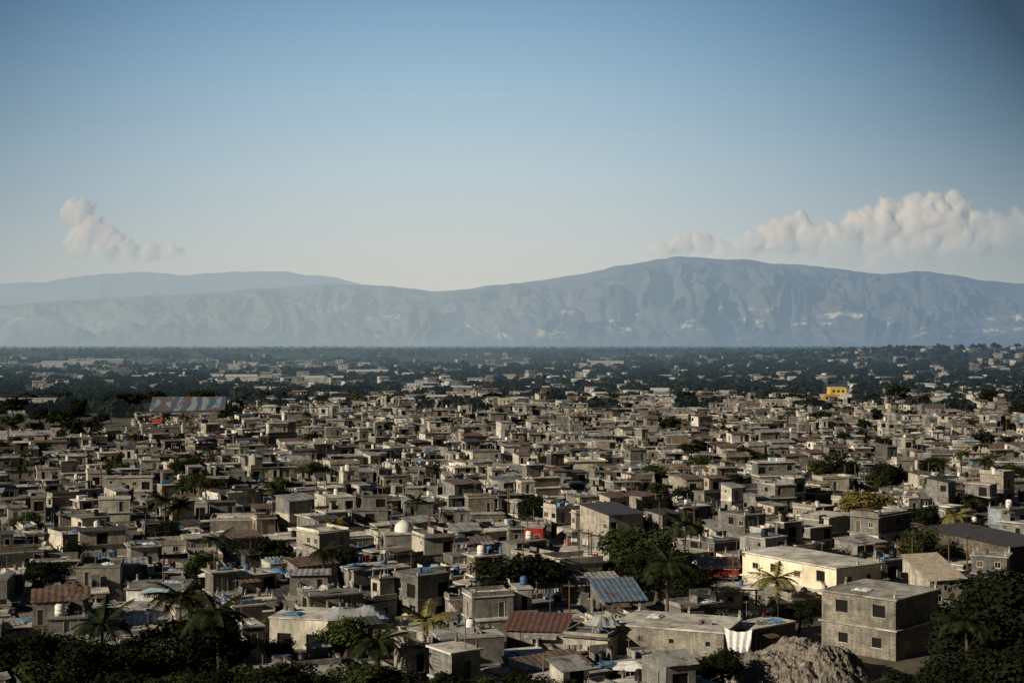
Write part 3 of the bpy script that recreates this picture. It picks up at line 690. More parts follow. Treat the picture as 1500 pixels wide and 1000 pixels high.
# ------------------------------------------------------------------ things on roofs
def tank(M,mat,word):
    root=link('water_tank',None,None,M.translation,rng.uniform(0,6)); s=rng.uniform(.8,1.1); root.scale=(s,s,s)
    E=Solo(root)
    def b():
        m=MB(); m.lathe([(.01,0),(.6,0),(.6,.3),(.63,.33),(.63,.38),(.6,.41),(.6,.75),(.63,.78),(.63,.83),(.6,.86),(.6,1.15),(.45,1.35),(.26,1.42)],16); return m
    E.part('tank_body',b,mat,key=('tank',mat.name),smooth=True)
    def l():
        m=MB(); m.lathe([(.28,1.4),(.28,1.5),(.01,1.53)],12); return m
    E.part('lid',l,BLACKP,key=('lid',))
    tag(root,None,'water tank','water tanks on roofs'); note(root,word+' rooftop water tank','tank',M.translation.x,M.translation.y)
def dish(M):
    root=link('satellite_dish',None,None,M.translation,0); root.scale=(.6,.6,.6); E=Solo(root)
    def st():
        m=MB(); m.tube([(0,0,0),(0,0,1.2)],[.04,.035],6); m.box(-.2,.2,-.2,.2,0,.05); return m
    E.part('mast',st,METAL,key=('dm',))
    def rf():
        m=MB(); m.lathe([(.01,0),(.3,.04),(.6,.15),(.85,.32)],16)
        R_=Matrix.Rotation(rad(50),4,'X'); m.v=[tuple(R_@Vector(p)+Vector((0,-.08,1.25))) for p in m.v]; return m
    E.part('reflector',rf,FRAME,key=('dr',),rz=rad(-30),smooth=True)
    def ar():
        m=MB(); m.tube([(0,-.05,1.0),(0,-.9,1.25),(0,-.8,1.75)],[.02,.02,.03],5); return m
    E.part('feed_arm',ar,METAL,key=('da',),rz=rad(-30))
    tag(root,None,'satellite dish','satellite dishes on roofs'); note(root,'pale rooftop satellite dish','dish',M.translation.x,M.translation.y)
def antenna(M,h):
    root=link('antenna',None,None,M.translation,rng.uniform(0,3)); E=Solo(root)
    m=MB(); m.tube([(0,0,0),(.04,0,h*.6),(.02,0,h)],[.04,.035,.025],5); E.part('mast',m,METAL)
    def ar():
        m=MB(); m.box(-.5,.5,-.012,.012,-.012,.012)
        for i in range(5): m.box(-.45+i*.2,-.43+i*.2,-.3+.03*i,.3-.03*i,.014,.03)
        return m
    E.part('crossbars',ar,METAL,(.02,0,h-.25),key=('ant',))
    tag(root,None,'antenna','antennas on roofs'); note(root,'thin rooftop antenna','antenna',M.translation.x,M.translation.y)
def laundry(M,yaw,L):
    root=link('clothes_line',None,None,M.translation,yaw); E=Solo(root)
    for a in(0,L):
        def p():
            m=MB(); m.tube([(0,0,0),(.03,0,1.9)],[.04,.03],5); return m
        E.part('pole',p,WOOD,(a,0,0),key=('lp',))
    m=MB(); m.tube([(0,0,1.8),(L*.5,0,1.66),(L,0,1.8)],[.012]*3,4); E.part('cord',m,METAL)
    a=.25
    while a<L-.7:
        w_=rng.choice([.5,.7,1.1]); hh=rng.choice([.6,.8,1.1])
        if rng.random()<.75 and a+w_<L-.1:
            kk=('cl',w_,hh)
            def cl():
                m=MB(); n=5
                for i in range(n+1):
                    for j in range(3): m.v.append((w_*i/n,.06*math.sin(i*2+j)*(j*.6+.2),-hh*j/2))
                for i in range(n):
                    for j in range(2): m.f.append((i*3+j,i*3+3+j,i*3+4+j,i*3+j+1))
                return m
            mt=rng.choice(CLOTHS); E.part('hung_cloth',cl,mt,(a,0,1.72),key=kk+(mt.name,))
        a+=w_+.12
    tag(root,None,'clothes line','clothes lines on roofs'); note(root,'laundry-hung clothes line','line',M.translation.x,M.translation.y)
def drum(M):
    mt,wd=rng.choice([(BLUEPL,'blue'),(TIN['rust'],'rusty'),(TIN['rust'],'rusty')])
    k=('drum',wd)
    if k not in CACHE:
        m=MB(); m.lathe([(.01,0),(.29,0),(.29,.28),(.31,.3),(.29,.32),(.29,.58),(.31,.6),(.29,.62),(.29,.88),(.26,.88),(.26,.85),(.01,.85)],14); CACHE[k]=m.mesh('drum',mt)
    o=link('drum',CACHE[k],None,M.translation); tag(o,None,'drum','drums on roofs'); note(o,wd+' rooftop drum','drum',M.translation.x,M.translation.y)
def tarp(x,y,z,w,d,yaw,colr,label=None,lump=.3,tilt=0):
    m=MB(); nx,ny=14,10; sd=x*.37+y
    for j in range(ny+1):
        for i in range(nx+1):
            u=i/nx-.5; v=j/ny-.5; e=1-max(abs(u),abs(v))*2
            zz=.05+lump*(1+mnoise.noise((u*3+sd,v*3,sd)))*min(1,e*2.2)+.12*abs(mnoise.noise((u*9+sd,v*9,1)))
            m.v.append((u*w*(1+.12*mnoise.noise((v*6,sd,0))),v*d*(1+.12*mnoise.noise((u*6,sd,3))),max(.03,zz)))
    for j in range(ny):
        for i in range(nx): o=j*(nx+1)+i; m.f.append((o,o+1,o+nx+2,o+nx+1))
    ob=link('tarpaulin',m.mesh('tarpaulin',TARP[colr]),None,(x,y,z),yaw); tag(ob,label,'tarpaulin',None if label else 'tarpaulins on roofs')
    note(ob,'crumpled '+colr+' rooftop tarpaulin','tarpaulin',x,y,label is not None)
def blocks(M):
    m=MB(); r=rng
    for a in range(4):
        for b in range(r.choice([2,3])):
            for c in range(r.choice([1,2,3])): m.box(a*.42,a*.42+.4,b*.22,b*.22+.2,c*.205,c*.205+.2)
    o=link('block_stack',m.mesh('block_stack',WALL['grey']),None,M.translation,rng.uniform(0,3)); tag(o,None,'stack of blocks','stacks of blocks on roofs'); note(o,'rooftop stack of grey blocks','stack',M.translation.x,M.translation.y)
def sheet(M):
    m=MB(); m.tin(-1.1,1.1,-.7,.7,.06,rng.uniform(.1,.7),.3,.05); wd=rng.choice(['rust','grey','grey'])
    o=link('tin_sheet',m.mesh('tin_sheet',TIN[wd]),None,M.translation,rng.uniform(0,3)); tag(o,None,'tin sheet','loose tin sheets on roofs'); note(o,'loose '+('rusty' if wd=='rust' else wd)+' rooftop tin sheet','sheet',M.translation.x,M.translation.y)
for res in HOUSES:
    if res['roof'] not in('slab','parapet') or res['y']>450 or res['y']<155: continue
    if N_.location.x==res['x']: continue
    x0,x1,y0,y1=res['rect']; z=res['top']+.003
    slots=[(x0+(x1-x0)*a,y0+(y1-y0)*b) for a,b in((.25,.6),(.72,.62),(.72,.3),(.3,.28))]; rng.shuffle(slots)
    for (a,b) in slots[:3]:
        k=rng.random(); M=res['M']@Matrix.Translation((a,b,z))
        if k<.05: tank(M,*rng.choice([(BLACKP,'black'),(BLACKP,'black'),(WHITEP,'white'),(BLUEPL,'blue')]))
        elif k<.07: dish(M)
        elif k<.13: drum(M)
        elif k<.27: blocks(M)
        elif k<.42: tarp(M.translation.x,M.translation.y,z,min(rng.uniform(1.8,3.2),(x1-x0)*.6),min(2.2,(y1-y0)*.5),res['yaw']+rng.uniform(-.3,.3),rng.choice(['white','blue','pale blue','grey','white','blue']),lump=.2)
        elif k<.55: sheet(M)
        elif k<.67: antenna(M,rng.uniform(2,4))
    if rng.random()<.12 and x1-x0>4: laundry(res['M']@Matrix.Translation((x0+.6,y0+(y1-y0)*.5,z)),res['yaw'],x1-x0-1.4)
def tarp_px(px,py,z,w,d,yaw,c,label,lump=.4,tilt=0):
    z*=K; Z=F*(H-z)/(py-HOR); tarp((px-750)*Z/F,Z,z,w*K,d*K,rad(yaw),c,label,lump*K,tilt)
tarp_px(522,902,3.0,6,4,10,'grey','large grey crumpled tarpaulin over a roof right of the bright green tree',.7)
tarp_px(235,868,2.5,4.4,3.4,4,'pale blue','pale blue sheet spread over the low white house at lower left',.3)
tarp_px(335,842,3.3,6.5,3,4,'white','long white and grey sheet on roofs above the low white house',.5)
tarp_px(395,838,3.3,4.5,3,4,'blue','blue sheet on roofs between two paler sheets at lower left',.4)
tarp_px(450,842,3.3,5,3,6,'pale blue','pale blue sheet right of the blue one at lower left',.5)
tarp_px(538,805,3.2,4,3,8,'blue','blue sheet below the white dome house',.4)
tarp_px(325,786,3.4,4.5,3,10,'white','white sheet heap in front of the long tan house',.6)
tarp_px(935,978,2.4,4.2,3,-20,'white','crumpled white sheet at the bottom right of centre',.4)
tarp_px(885,914,3.2,2.6,2.2,20,'grey','rounded grey tarpaulin bundle left of the long stub-roofed house',.6)
tarp_px(105,884,3.0,2.2,2,0,'blue','small blue sheet at the lower left edge',.7)
# sheet hanging down from the corner of the stub-roofed house
m=MB(); nx,nz=18,10
x,y=gp(1080,978)
for j in range(nz+1):
    for i in range(nx+1):
        t_=j/nz; u=i/nx-.5
        m.v.append((3.6*u*(1-.3*t_)+.25*t_,(.14+.22*t_)*math.sin(i*1.3+j*.35)-.3*t_,5.0-3.6*t_-.45*math.sin(math.pi*i/nx)*(1-t_)-.22*t_*math.cos(i*.9)))
for j in range(nz):
    for i in range(nx): o=j*(nx+1)+i; m.f.append((o,o+1,o+nx+2,o+nx+1))
o=link('hanging_sheet',m.mesh('hanging_sheet',TARP['white'],True),None,(x,y-.5,0),rad(-24)); tag(o,'white sheet hanging at the right corner of the long stub-roofed house','sheet')

# ------------------------------------------------------------------ poles and masts
def upole(px,py,h,label=None,xy=None):
    x,y=xy if xy else gp(px,py); root=link('utility_pole',None,None,(x,y,0),rng.uniform(-.4,.8)); E=Solo(root)
    if not xy: h*=K
    m=MB(); m.tube([(0,0,-.2),(0.03,0,h*.5),(0,0,h)],[.14,.12,.09],8); E.part('pole',m,WOOD)
    m=MB(); m.box(-.8,.8,-.16,-.1,h-.7,h-.58); E.part('crossarm',m,WOOD)
    for a in(-.7,-.25,.25,.7):
        def ins():
            m=MB(); m.lathe([(.03,0),(.05,.06),(.03,.1),(.05,.14),(.01,.18)],8); return m
        E.part('insulator',ins,GLASS,(a,-.13,h-.58),key=('ins',))
    tag(root,label,'utility pole','utility poles among the houses'); note(root,'bare wooden utility pole','pole',x,y,label is not None)
upole(848,872,8.2,'tall wooden pole in front of the dark-roofed tall house'); upole(866,856,6.5,'shorter wooden pole right of the one before the dark-roofed house'); upole(766,885,7.5,'wooden pole beside the dark round tree'); upole(834,945,6.4,'wooden pole right of the rust-brown roof'); upole(672,615,15,'very tall pole at the far edge of town left of centre'); upole(680,612,12,'tall pole right of the very tall far one')
CA=np.array([[a[1],a[0],a[3]] for a in cands])
k=0; tries=0
while k<40 and tries<20000:
    tries+=1
    px=rng.uniform(20,1480); py=620+rng.random()*270; x,y=gp(px,py)
    if (np.maximum(np.abs(x-CA[:,0]),np.abs(y-CA[:,1]))-CA[:,2]/2).min()<.1: continue
    upole(0,0,rng.uniform(7,9),xy=(x,y)); k+=1
x,y=gp(968,531); root=link('radio_mast',None,None,(x,y,0)); E=Solo(root); FM=flat('far_mast',(.12,.12,.12),.6,.2,True)
for a in range(3):
    m=MB(); q=a*2.094; m.tube([(1.6*math.cos(q),1.6*math.sin(q),0),(.5*math.cos(q),.5*math.sin(q),30)],[.35,.3],4); E.part('leg',m,FM)
m=MB()
for j in range(11):
    z=j*2.6+.6; R0=1.6-1.1*z/30; R1=1.6-1.1*(z+2.6)/30
    for a in range(3): q=a*2.094; q2=q+2.094; m.tube([(R0*math.cos(q),R0*math.sin(q),z),(R1*math.cos(q2),R1*math.sin(q2),z+2.4)],[.14,.14],4)
E.part('lattice',m,FM); tag(root,'slim lattice radio mast on the far plain right of centre','radio mast')

# ------------------------------------------------------------------ far trees as one mass
C=[];Nn=[];Sz=[]
def vnoise(x,y,seed):
    r=np.random.default_rng(seed); G=r.random((256,256)); xi=np.floor(x).astype(int); yi=np.floor(y).astype(int); fx=x-xi; fy=y-yi; fx=fx*fx*(3-2*fx); fy=fy*fy*(3-2*fy)
    g=lambda a,b:G[a%256,b%256]
    return (g(xi,yi)*(1-fx)+g(xi+1,yi)*fx)*(1-fy)+(g(xi,yi+1)*(1-fx)+g(xi+1,yi+1)*fx)*fy
n=10000
px=npr.uniform(-80,1580,n); py=504.5+npr.random(n)*(612-504.5); Zc=F*H/(py-HOR); X=(px-750)*Zc/F
keep=(vnoise(px/55,py/9,3)*.6+vnoise(px/18,py/4,4)*.4)>np.where(px>1000,.28,.48)-np.where(py<516,.2,0)
keep&=~((py>588)&(vnoise(px/40,py/10,9)>np.where(px>1050,.55,.45))&(px>345))
keep&=~((np.abs(px-1226)<26)&(py>562)); keep&=~((px<345)&(px>205)&(py>592))
px=px[keep];py=py[keep];Zc=Zc[keep];X=X[keep]
gs=np.array([gz(a,b) for a,b in zip(X,Zc)])
BA=np.array(BLOCK)
for a,b,g,yy in zip(X,Zc,gs,py):
    q=34 if b<2000 else (16 if b<4000 else 7)
    R_=npr.uniform(3.2,6.5)*(1 if b<3300 else 1.6); hh=npr.uniform(5.5,11)*(1 if b<3300 else 1.1)
    if ((a-BA[:,0])**2+(b-BA[:,1])**2<(BA[:,2]+R_*.6)**2).any(): continue
    u=unit(q); u[:,2]=np.abs(u[:,2])*1.2-.35
    C.append(np.array([a,b,g+hh*.52])+u*np.array([R_,R_,hh*.46])*npr.uniform(.6,1.05,(q,1))); nn=u+npr.normal(size=(q,3))*.5+np.array([0,0,.3]); Nn.append(nn/np.linalg.norm(nn,axis=1)[:,None]); Sz.append(R_*npr.uniform(.25,.55,q)*(1 if q>30 else 1.35 if q>10 else 1.9))
v,f=leaf_quads(np.concatenate(C),np.concatenate(Nn),np.concatenate(Sz),.75)
o=link('distant_trees',np_mesh('distant_trees',v,f,FARLEAF)); tag(o,'dark mass of distant trees across the plain beyond the town','trees',None,'stuff')

# ------------------------------------------------------------------ ground
t=NT('ground'); P=t.pos()
near=t.mix(1,(.14,.12,.09),t.ramp(t.noise(P,.35,6,.7),[(.3,.45),(.7,1.2)]),'MULTIPLY')
fp=t.mapv(P,(.0011,.0032,1))
farc=t.ramp(t.noise(fp,3.0,6,.65),[(.3,(.022,.032,.022)),(.52,(.045,.055,.03)),(.62,(.11,.10,.06)),(.72,(.28,.25,.18))])
sx=t.n('ShaderNodeSeparateXYZ'); t.l(P,sx.inputs[0])
ff=t.ramp(t.math('DIVIDE',sx.outputs[1],10000.0),[(.06,0.0),(.09,1.0)])
dk=t.ramp(t.math('DIVIDE',sx.outputs[1],10000.0),[(.4,0.0),(.65,1.0)])
farc=t.mix(dk,farc,(.03,.042,.03))
GR=t.out(t.bsdf(t.mix(ff,near,farc),.95),True)
rows=[-60]+[20*1.045**i for i in range(150)]
rows=[r for r in rows if r<13400]+[13500]
cols=[-1+2*i/80 for i in range(81)]
m=MB()
for Zr in rows:
    for u in cols:
        x=u*(Zr+260)*.75; m.v.append((x,Zr,gz(x,Zr)))
nc=len(cols)
for j in range(len(rows)-1):
    for i in range(nc-1): o=j*nc+i; m.f.append((o,o+1,o+nc+1,o+nc))
g=link('ground',m.mesh('ground',GR,True)); tag(g,kind='structure')

# ------------------------------------------------------------------ mountains
def fbm(x,y,seed,o=5,ridge=False):
    s=0;a=1;tt=0
    for i in range(o):
        q=vnoise(x*2**i,y*2**i,seed+i)
        if ridge: q=1-np.abs(2*q-1)
        s=s+a*q; tt+=a; a*=.52
    return s/tt
t=NT('mountain_slopes'); P=t.pos()
sp=t.mapv(P,(.001,.001,.001))
cg=t.ramp(t.noise(sp,1.6,9,.62),[(.35,(.10,.105,.08)),(.55,(.17,.16,.12)),(.72,(.27,.24,.18))])
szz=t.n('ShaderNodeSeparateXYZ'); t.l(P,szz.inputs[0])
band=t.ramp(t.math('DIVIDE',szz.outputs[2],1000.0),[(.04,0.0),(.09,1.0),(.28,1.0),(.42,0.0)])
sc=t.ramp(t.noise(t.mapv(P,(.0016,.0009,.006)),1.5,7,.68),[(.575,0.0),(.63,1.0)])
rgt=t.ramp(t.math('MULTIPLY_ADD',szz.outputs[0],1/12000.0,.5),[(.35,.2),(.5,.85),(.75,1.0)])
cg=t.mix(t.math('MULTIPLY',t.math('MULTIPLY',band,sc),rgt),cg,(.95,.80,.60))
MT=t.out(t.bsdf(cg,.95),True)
def range_mesh(name,prof,zb,zr,ze,seed,amp=.3,nx=1000,nz=190):
    pxs=np.linspace(-420,1920,nx); pr=np.interp(pxs,[p[0] for p in prof],[p[1] for p in prof])
    ker=np.hanning(21); ker/=ker.sum(); pr=np.convolve(np.pad(pr,10,'edge'),ker,'valid')
    pr=pr+ (fbm(pxs/30,pxs*0+3,seed+30,4)-.5)*5
    T=np.linspace(0,1.6,nz)
    PX,TT=np.meshgrid(pxs,T)
    zrv=zr*(1+.06*(fbm(PX/210,PX*0,seed+50,2)-.5))
    Z=np.where(TT<1,zb+(zrv-zb)*TT,zrv+(ze-zrv)*(TT-1)/.6)
    Hr=(HOR-np.interp(PX[0],pxs,pr))[None,:]*zrv/F+H
    up=np.clip(TT,0,1)
    # spurs branch and wander as they run down to the plain
    wx=PX+(fbm(PX/80,TT*3.5,seed+9,3)-.5)*80; wt=TT+(fbm(PX/60+7,TT*4,seed+15,3)-.5)*.3
    g1=fbm(wx/120,wt*1.8+3,seed,2,True)
    g2=fbm(wx/46,wt*3.4,seed+20,3,True)
    g3=fbm(wx/17,wt*8,seed+40,3,True)
    sh=np.where(TT<1,.62*up**1.6+.38*np.sin(up*math.pi/2),np.clip(1-(TT-1)/.6,0,1)**.9)
    env=np.clip(4*up*(1-up),0,1)**.85
    hh=Hr*(sh+ amp*env*(g1-.68)+amp*.62*env*(g2-.66)+amp*.27*env*(g3-.6))
    hh=np.where(TT<.001,-20,hh)
    lim=(Hr-H)*Z/zrv*(.985-.10*(1-up))+H
    k_=np.clip((hh-lim)/60+.5,0,1); hh=np.where(TT<.985,hh*(1-k_)+(lim-10)*k_,hh)
    Xm=(PX-750)*Z/F
    v=np.stack([Xm,Z,hh],-1).reshape(-1,3)
    i=np.arange(nz-1)[:,None]*nx+np.arange(nx-1)[None,:]
    f=np.stack([i,i+1,i+nx+1,i+nx],-1).reshape(-1,4)
    me=np_mesh(name,v,f,MT); me.polygons.foreach_set('use_smooth',[True]*len(me.polygons))
    return tag(link(name,me),kind='structure')
front=[(-420,470),(-200,462),(0,446),(100,440),(200,434),(300,428),(380,422),(440,418),(490,415),(530,417),(560,418),(600,423),(640,426),(690,422),(740,416),(800,409),(840,404),(880,396),(920,387),(960,380),(1000,375),(1030,378),(1060,380),(1090,379),(1130,386),(1170,388),(1220,393),(1260,398),(1300,401),(1345,396),(1380,400),(1420,408),(1500,415),(1650,430),(1920,450)]
back=[(-420,440),(-150,425),(0,414),(70,412),(150,400),(200,397),(260,402),(330,400),(395,394),(450,402),(490,404),(530,416),(640,440),(800,470),(1000,490),(1920,498)]
range_mesh('mountain_range',front,11800,18000,22500,41,.50)
range_mesh('far_mountain_range',back,22800,25800,29500,77,.4,420,60)

# ------------------------------------------------------------------ clouds: heaped puffs far behind the mountains, thinning out at their edges and bases
t=NT('cloud')
at=t.n('ShaderNodeAttribute'); at.attribute_name='opacity'
df=t.n('ShaderNodeBsdfDiffuse'); df.inputs[0].default_value=(.92,.78,.65,1)
em=t.n('ShaderNodeEmission'); em.inputs[0].default_value=(.37,.415,.45,1)  # bluish glow put into the cloud colour for haze and its shaded parts
m1=t.n('ShaderNodeMixShader'); m1.inputs[0].default_value=.72; t.l(df.outputs[0],m1.inputs[1]); t.l(em.outputs[0],m1.inputs[2])
tr=t.n('ShaderNodeBsdfTransparent'); m2=t.n('ShaderNodeMixShader'); t.l(at.outputs['Fac'],m2.inputs[0]); t.l(tr.outputs[0],m2.inputs[1]); t.l(m1.outputs[0],m2.inputs[2])
CL=t.out(m2.outputs[0])
def blur(A,s):
    r=int(s*2.5)+1; k=np.exp(-.5*(np.arange(-r,r+1)/s)**2); k/=k.sum()
    A=np.apply_along_axis(lambda q:np.convolve(np.pad(q,r,'edge'),k,'valid'),0,A)
    return np.apply_along_axis(lambda q:np.convolve(np.pad(q,r,'edge'),k,'valid'),1,A)
def cloud(label,puffs,box,fade,seed,op=.9,Zc=32000,dim=None):
    x0,x1,y0,y1=box; xs=np.arange(x0,x1,1.0); ys=np.arange(y0,y1,1.0); PX,PY=np.meshgrid(xs,ys)
    wx=PX+(fbm(PX/16,PY/16,seed+3,5)-.5)*22; wy=PY+(fbm(PX/16+9,PY/16,seed+4,5)-.5)*22
    r=random.Random(seed); sph=[]
    for a,b,R_ in puffs:
        sph.append((a,b,0,R_))
        for i in range(11):
            th=r.uniform(-.35,math.pi+.35); dd=R_*r.uniform(.5,.95); el=r.uniform(.2,1.2); r2=R_*r.uniform(.3,.55)
            a2,b2,z2=a+math.cos(th)*dd*math.cos(el*.6),b-math.sin(th)*dd*math.cos(el*.6),math.sin(el)*dd*.7
            sph.append((a2,b2,z2,r2))
            for j in range(2):
                th2=r.uniform(0,6.28); d3=r2*r.uniform(.6,1.0); r3=r2*r.uniform(.35,.55)
                sph.append((a2+math.cos(th2)*d3,b2-math.sin(th2)*d3,z2+r2*r.uniform(.0,.5),r3))
    Zd=np.full(PX.shape,-5.0); 
    for a,b,z,R_ in sph:
        i0,i1=int(max(0,a-R_-13-x0)),int(min(len(xs),a+R_+13-x0)); j0,j1=int(max(0,b-R_-13-y0)),int(min(len(ys),b+R_+13-y0))
        if i1<=i0 or j1<=j0: continue
        d2=(wx[j0:j1,i0:i1]-a)**2+(wy[j0:j1,i0:i1]-b)**2
        hgt=np.where(d2<R_*R_,z+np.sqrt(np.maximum(R_*R_-d2,0)),-5.0)
        Zd[j0:j1,i0:i1]=np.maximum(Zd[j0:j1,i0:i1],hgt)
    cov=(Zd>-4).astype(float)
    sm=lambda a,b,x:(lambda q:q*q*(3-2*q))(np.clip((x-a)/(b-a),0,1))
    soft=.45*blur(cov,1.8)+.55*blur(cov,7.0)
    fb=fbm(PX/24,PY/14,seed+60,5)
    al=sm(.08,1.05,soft*(.75+.5*fb))*op*(1-sm(fade[0],fade[1],PY+60*(fb-.5)))
    if dim: al*=1-.62*sm(dim[0],dim[1],PX)
    edge=np.minimum(np.minimum((PX-x0)/14,(x1-PX)/14),np.minimum((PY-y0)/8,(y1-PY)/8)); al*=np.clip(edge,0,1)
    k=Zc/F
    Zs=np.maximum(Zd,-3)
    dep=-(.45*blur(Zs,2.2)+.55*blur(Zs,7))*k*.85
    X=(PX-750)*k; Zz=(HOR-PY)*k+H
    cx=X.mean(); cz=Zz.mean()
    v=np.stack([X-cx,dep,Zz-cz],-1).reshape(-1,3); ny,nx=PX.shape
    i=np.arange(ny-1)[:,None]*nx+np.arange(nx-1)[None,:]
    f=np.stack([i,i+nx,i+nx+1,i+1],-1).reshape(-1,4)
    kp=(al.ravel()[f].max(1)>.003); f=f[kp]
    me=np_mesh('cumulus_cloud',v,f,CL); me.polygons.foreach_set('use_smooth',[True]*len(me.polygons))
    a_=me.attributes.new('opacity','FLOAT','POINT'); a_.data.foreach_set('value',al.ravel().astype(np.float32))
    o=link('cumulus_cloud',me,None,(cx,Zc,cz)); tag(o,label,'cloud')
cloud('long bank of sunlit cumulus cloud rising behind the right mountain',[(930,388,14),(952,378,15),(972,368,16),(1000,360,15),(1030,360,16),(1060,374,20),(1092,366,18),(1110,354,16),(1132,340,16),(1152,330,14),(1175,324,13),(1150,356,24),(1190,352,24),(1215,340,16),(1245,330,16),(1275,318,16),(1235,362,30),(1305,306,16),(1340,298,15),(1370,302,15),(1290,344,30),(1340,332,30),(1398,291,12),(1412,306,12),(1385,334,30),(1340,372,34),(1290,384,30),(1400,372,36),(1432,326,14),(1460,324,13),(1490,322,13),(1520,322,14),(1435,352,26),(1470,354,32),(1510,352,32),(1550,350,30)],(880,1600,262,428),(318,402),21,.9,dim=(1395,1480))
cloud('small lone cumulus cloud low in the left sky',[(114,302,12),(128,300,9),(104,316,11),(124,320,15),(140,336,16),(158,345,14),(128,350,17),(112,345,12),(172,356,14),(124,368,18),(105,362,12),(150,370,20),(188,366,16),(222,372,14),(255,376,13)],(60,320,268,412),(338,402),31,.72)

# ------------------------------------------------------------------ labels
ORD=['nearest']+[w+' nearest' for w in 'second third fourth fifth sixth seventh eighth ninth tenth eleventh twelfth thirteenth fourteenth fifteenth sixteenth'.split()]
DIR=['right of','behind and right of','behind','behind and left of','left of','in front and left of','in front of','in front and right of']
for noun in sorted({t_[2] for t_ in TODO}):
    L_=[t_ for t_ in TODO if t_[2]==noun]
    AX=np.array([q[3] for q in L_]); AY=np.array([q[4] for q in L_])
    tab=[]
    for ph,a,b in LM:
        dx=AX-a; dy=AY-b; d2=dx*dx+dy*dy; s=np.round(np.arctan2(dy,dx)/(math.pi/4)).astype(int)%8; tab.append((d2,s))
    for i,(o,attr,_,x,y,fx) in enumerate(L_):
        if fx or o is None: continue
        best=None
        for (ph,a,b),(d2,s) in zip(LM,tab):
            if d2[i]<.01: continue
            rk=int(((d2<d2[i]-1e-9)&(s==s[i])&(d2>.01)).sum())
            sc_=rk*1.0+math.sqrt(d2[i])/40*(1 if y<600 else .4)
            if best is None or sc_<best[0]: best=(sc_,rk,s[i],ph)
        _,rk,s,ph=best
        tail=f"{ORD[rk] if rk<len(ORD) else str(rk+1)+'th nearest'} {DIR[s]} {ph}"
        lab=f"{attr}, {tail}"
        if len(lab.replace('-',' ').split())>16: lab=f"{' '.join(attr.split()[-3:])}, {tail}"
        o['label']=lab

# ------------------------------------------------------------------ light, sky, camera
sun=D.lights.new('Sun','SUN'); sun.energy=5.0; sun.angle=rad(.5); sun.color=(1,.88,.69)
so=D.objects.new('Sun',sun); col.objects.link(so); so.rotation_euler=(-S).to_track_quat('-Z','Y').to_euler(); so.location=(-100,-60,120)
w=D.worlds.new('World'); scene.world=w; w.use_nodes=True; nt=w.node_tree; nt.nodes.clear()
tc=nt.nodes.new('ShaderNodeTexCoord'); sp=nt.nodes.new('ShaderNodeSeparateXYZ'); nt.links.new(tc.outputs['Generated'],sp.inputs[0])
sky=nt.nodes.new('ShaderNodeTexSky'); sky.sky_type='NISHITA'; sky.sun_disc=False; sky.sun_elevation=EL; sky.sun_rotation=math.atan2(S.x,S.y)%(2*math.pi); sky.dust_density=2.5; sky.air_density=1.2
rp=nt.nodes.new('ShaderNodeValToRGB'); nt.links.new(sp.outputs[2],rp.inputs[0])
els=[(0,(.60,.59,.53)),(.035,(.605,.61,.565)),(.07,(.575,.62,.61)),(.12,(.49,.60,.655)),(.18,(.34,.505,.635)),(.235,(.205,.365,.54)),(.45,(.035,.09,.18)),(1,(.015,.04,.095))]
e=rp.color_ramp.elements
while len(e)<len(els): e.new(.5)
for i,(p,c) in enumerate(els): e[i].position=p; e[i].color=(*c,1)
def M(op,a,b=None,c=None,clamp=False):
    nd=nt.nodes.new('ShaderNodeMath'); nd.operation=op; nd.use_clamp=clamp
    for i,x in enumerate((a,b,c)):
        if x is None: continue
        if isinstance(x,(int,float)): nd.inputs[i].default_value=x
        else: nt.links.new(x,nd.inputs[i])
    return nd.outputs[0]
xx=M('ADD',sp.outputs[0],.045); x2=M('MULTIPLY',xx,xx); kz=M('MULTIPLY_ADD',M('MAXIMUM',sp.outputs[2],0.0),24.0,1.2)
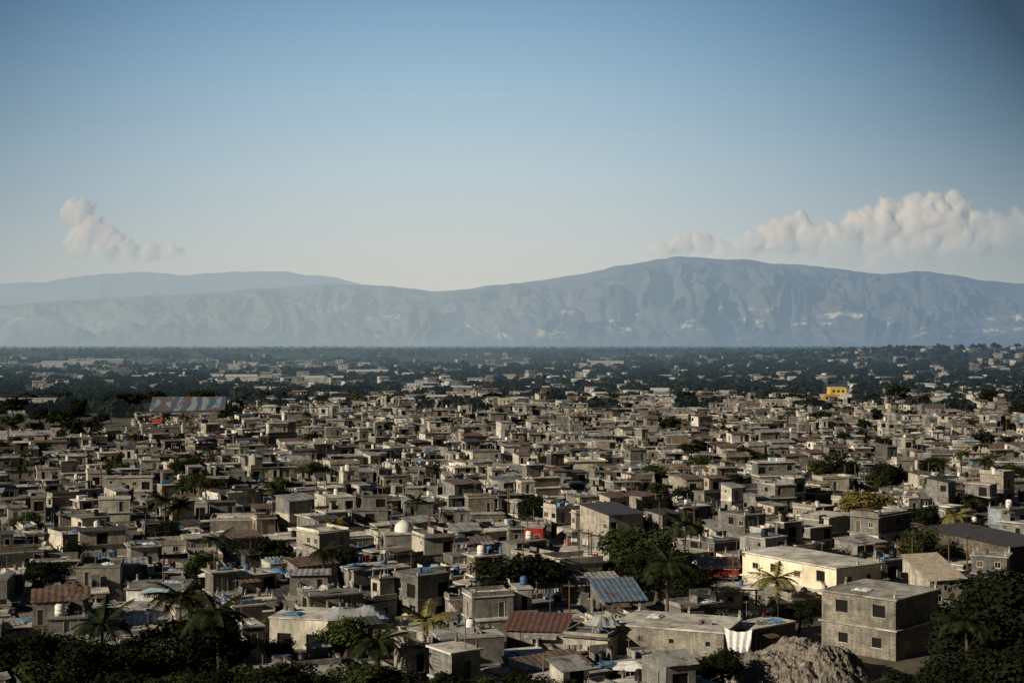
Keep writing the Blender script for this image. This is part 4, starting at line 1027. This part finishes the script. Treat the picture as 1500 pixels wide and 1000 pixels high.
fac=M('MAXIMUM',M('SUBTRACT',1.0,M('MULTIPLY',x2,kz)),.16)
# vignette-like falloff painted into the sky: darker, deeper blue away from the middle
sc=nt.nodes.new('ShaderNodeVectorMath'); sc.operation='SCALE'; nt.links.new(rp.outputs[0],sc.inputs[0]); nt.links.new(M('MULTIPLY',fac,10.0),sc.inputs['Scale'])
dp=nt.nodes.new('ShaderNodeMixRGB'); dp.blend_type='MULTIPLY'; nt.links.new(M('MULTIPLY',M('SUBTRACT',1.0,fac),.9),dp.inputs[0]); nt.links.new(sc.outputs[0],dp.inputs[1]); dp.inputs[2].default_value=(.58,.9,1.22,1)
mx=nt.nodes.new('ShaderNodeMixRGB'); mx.inputs[0].default_value=.07; nt.links.new(dp.outputs[0],mx.inputs[1]); nt.links.new(sky.outputs[0],mx.inputs[2])
# sky behind the camera dimmed to deepen shade on walls out of the sun
mr=nt.nodes.new('ShaderNodeMapRange'); nt.links.new(sp.outputs[1],mr.inputs[0]); mr.inputs[1].default_value=-.3; mr.inputs[2].default_value=.65; mr.inputs[3].default_value=.18; mr.inputs[4].default_value=1.0
s2=nt.nodes.new('ShaderNodeVectorMath'); s2.operation='SCALE'; nt.links.new(mx.outputs[0],s2.inputs[0]); nt.links.new(mr.outputs[0],s2.inputs['Scale'])
bg=nt.nodes.new('ShaderNodeBackground'); bg.inputs[1].default_value=.1; nt.links.new(s2.outputs[0],bg.inputs[0])
wo=nt.nodes.new('ShaderNodeOutputWorld'); nt.links.new(bg.outputs[0],wo.inputs[0])
cam=D.cameras.new('Camera'); cam.lens=50; cam.sensor_width=36; cam.clip_end=80000; cam.clip_start=1
co=D.objects.new('Camera',cam); col.objects.link(co); co.location=(0,0,H); co.rotation_euler=(math.pi/2,0,0); scene.camera=co
scene.view_settings.view_transform='Standard'; scene.view_settings.look='None'; scene.view_settings.exposure=0
print('solo',nsolo,'cands',len(cands),'last solo',cands[min(nsolo,len(cands)-1)],'merged faces',len(merge.f),'objs',len(D.objects))
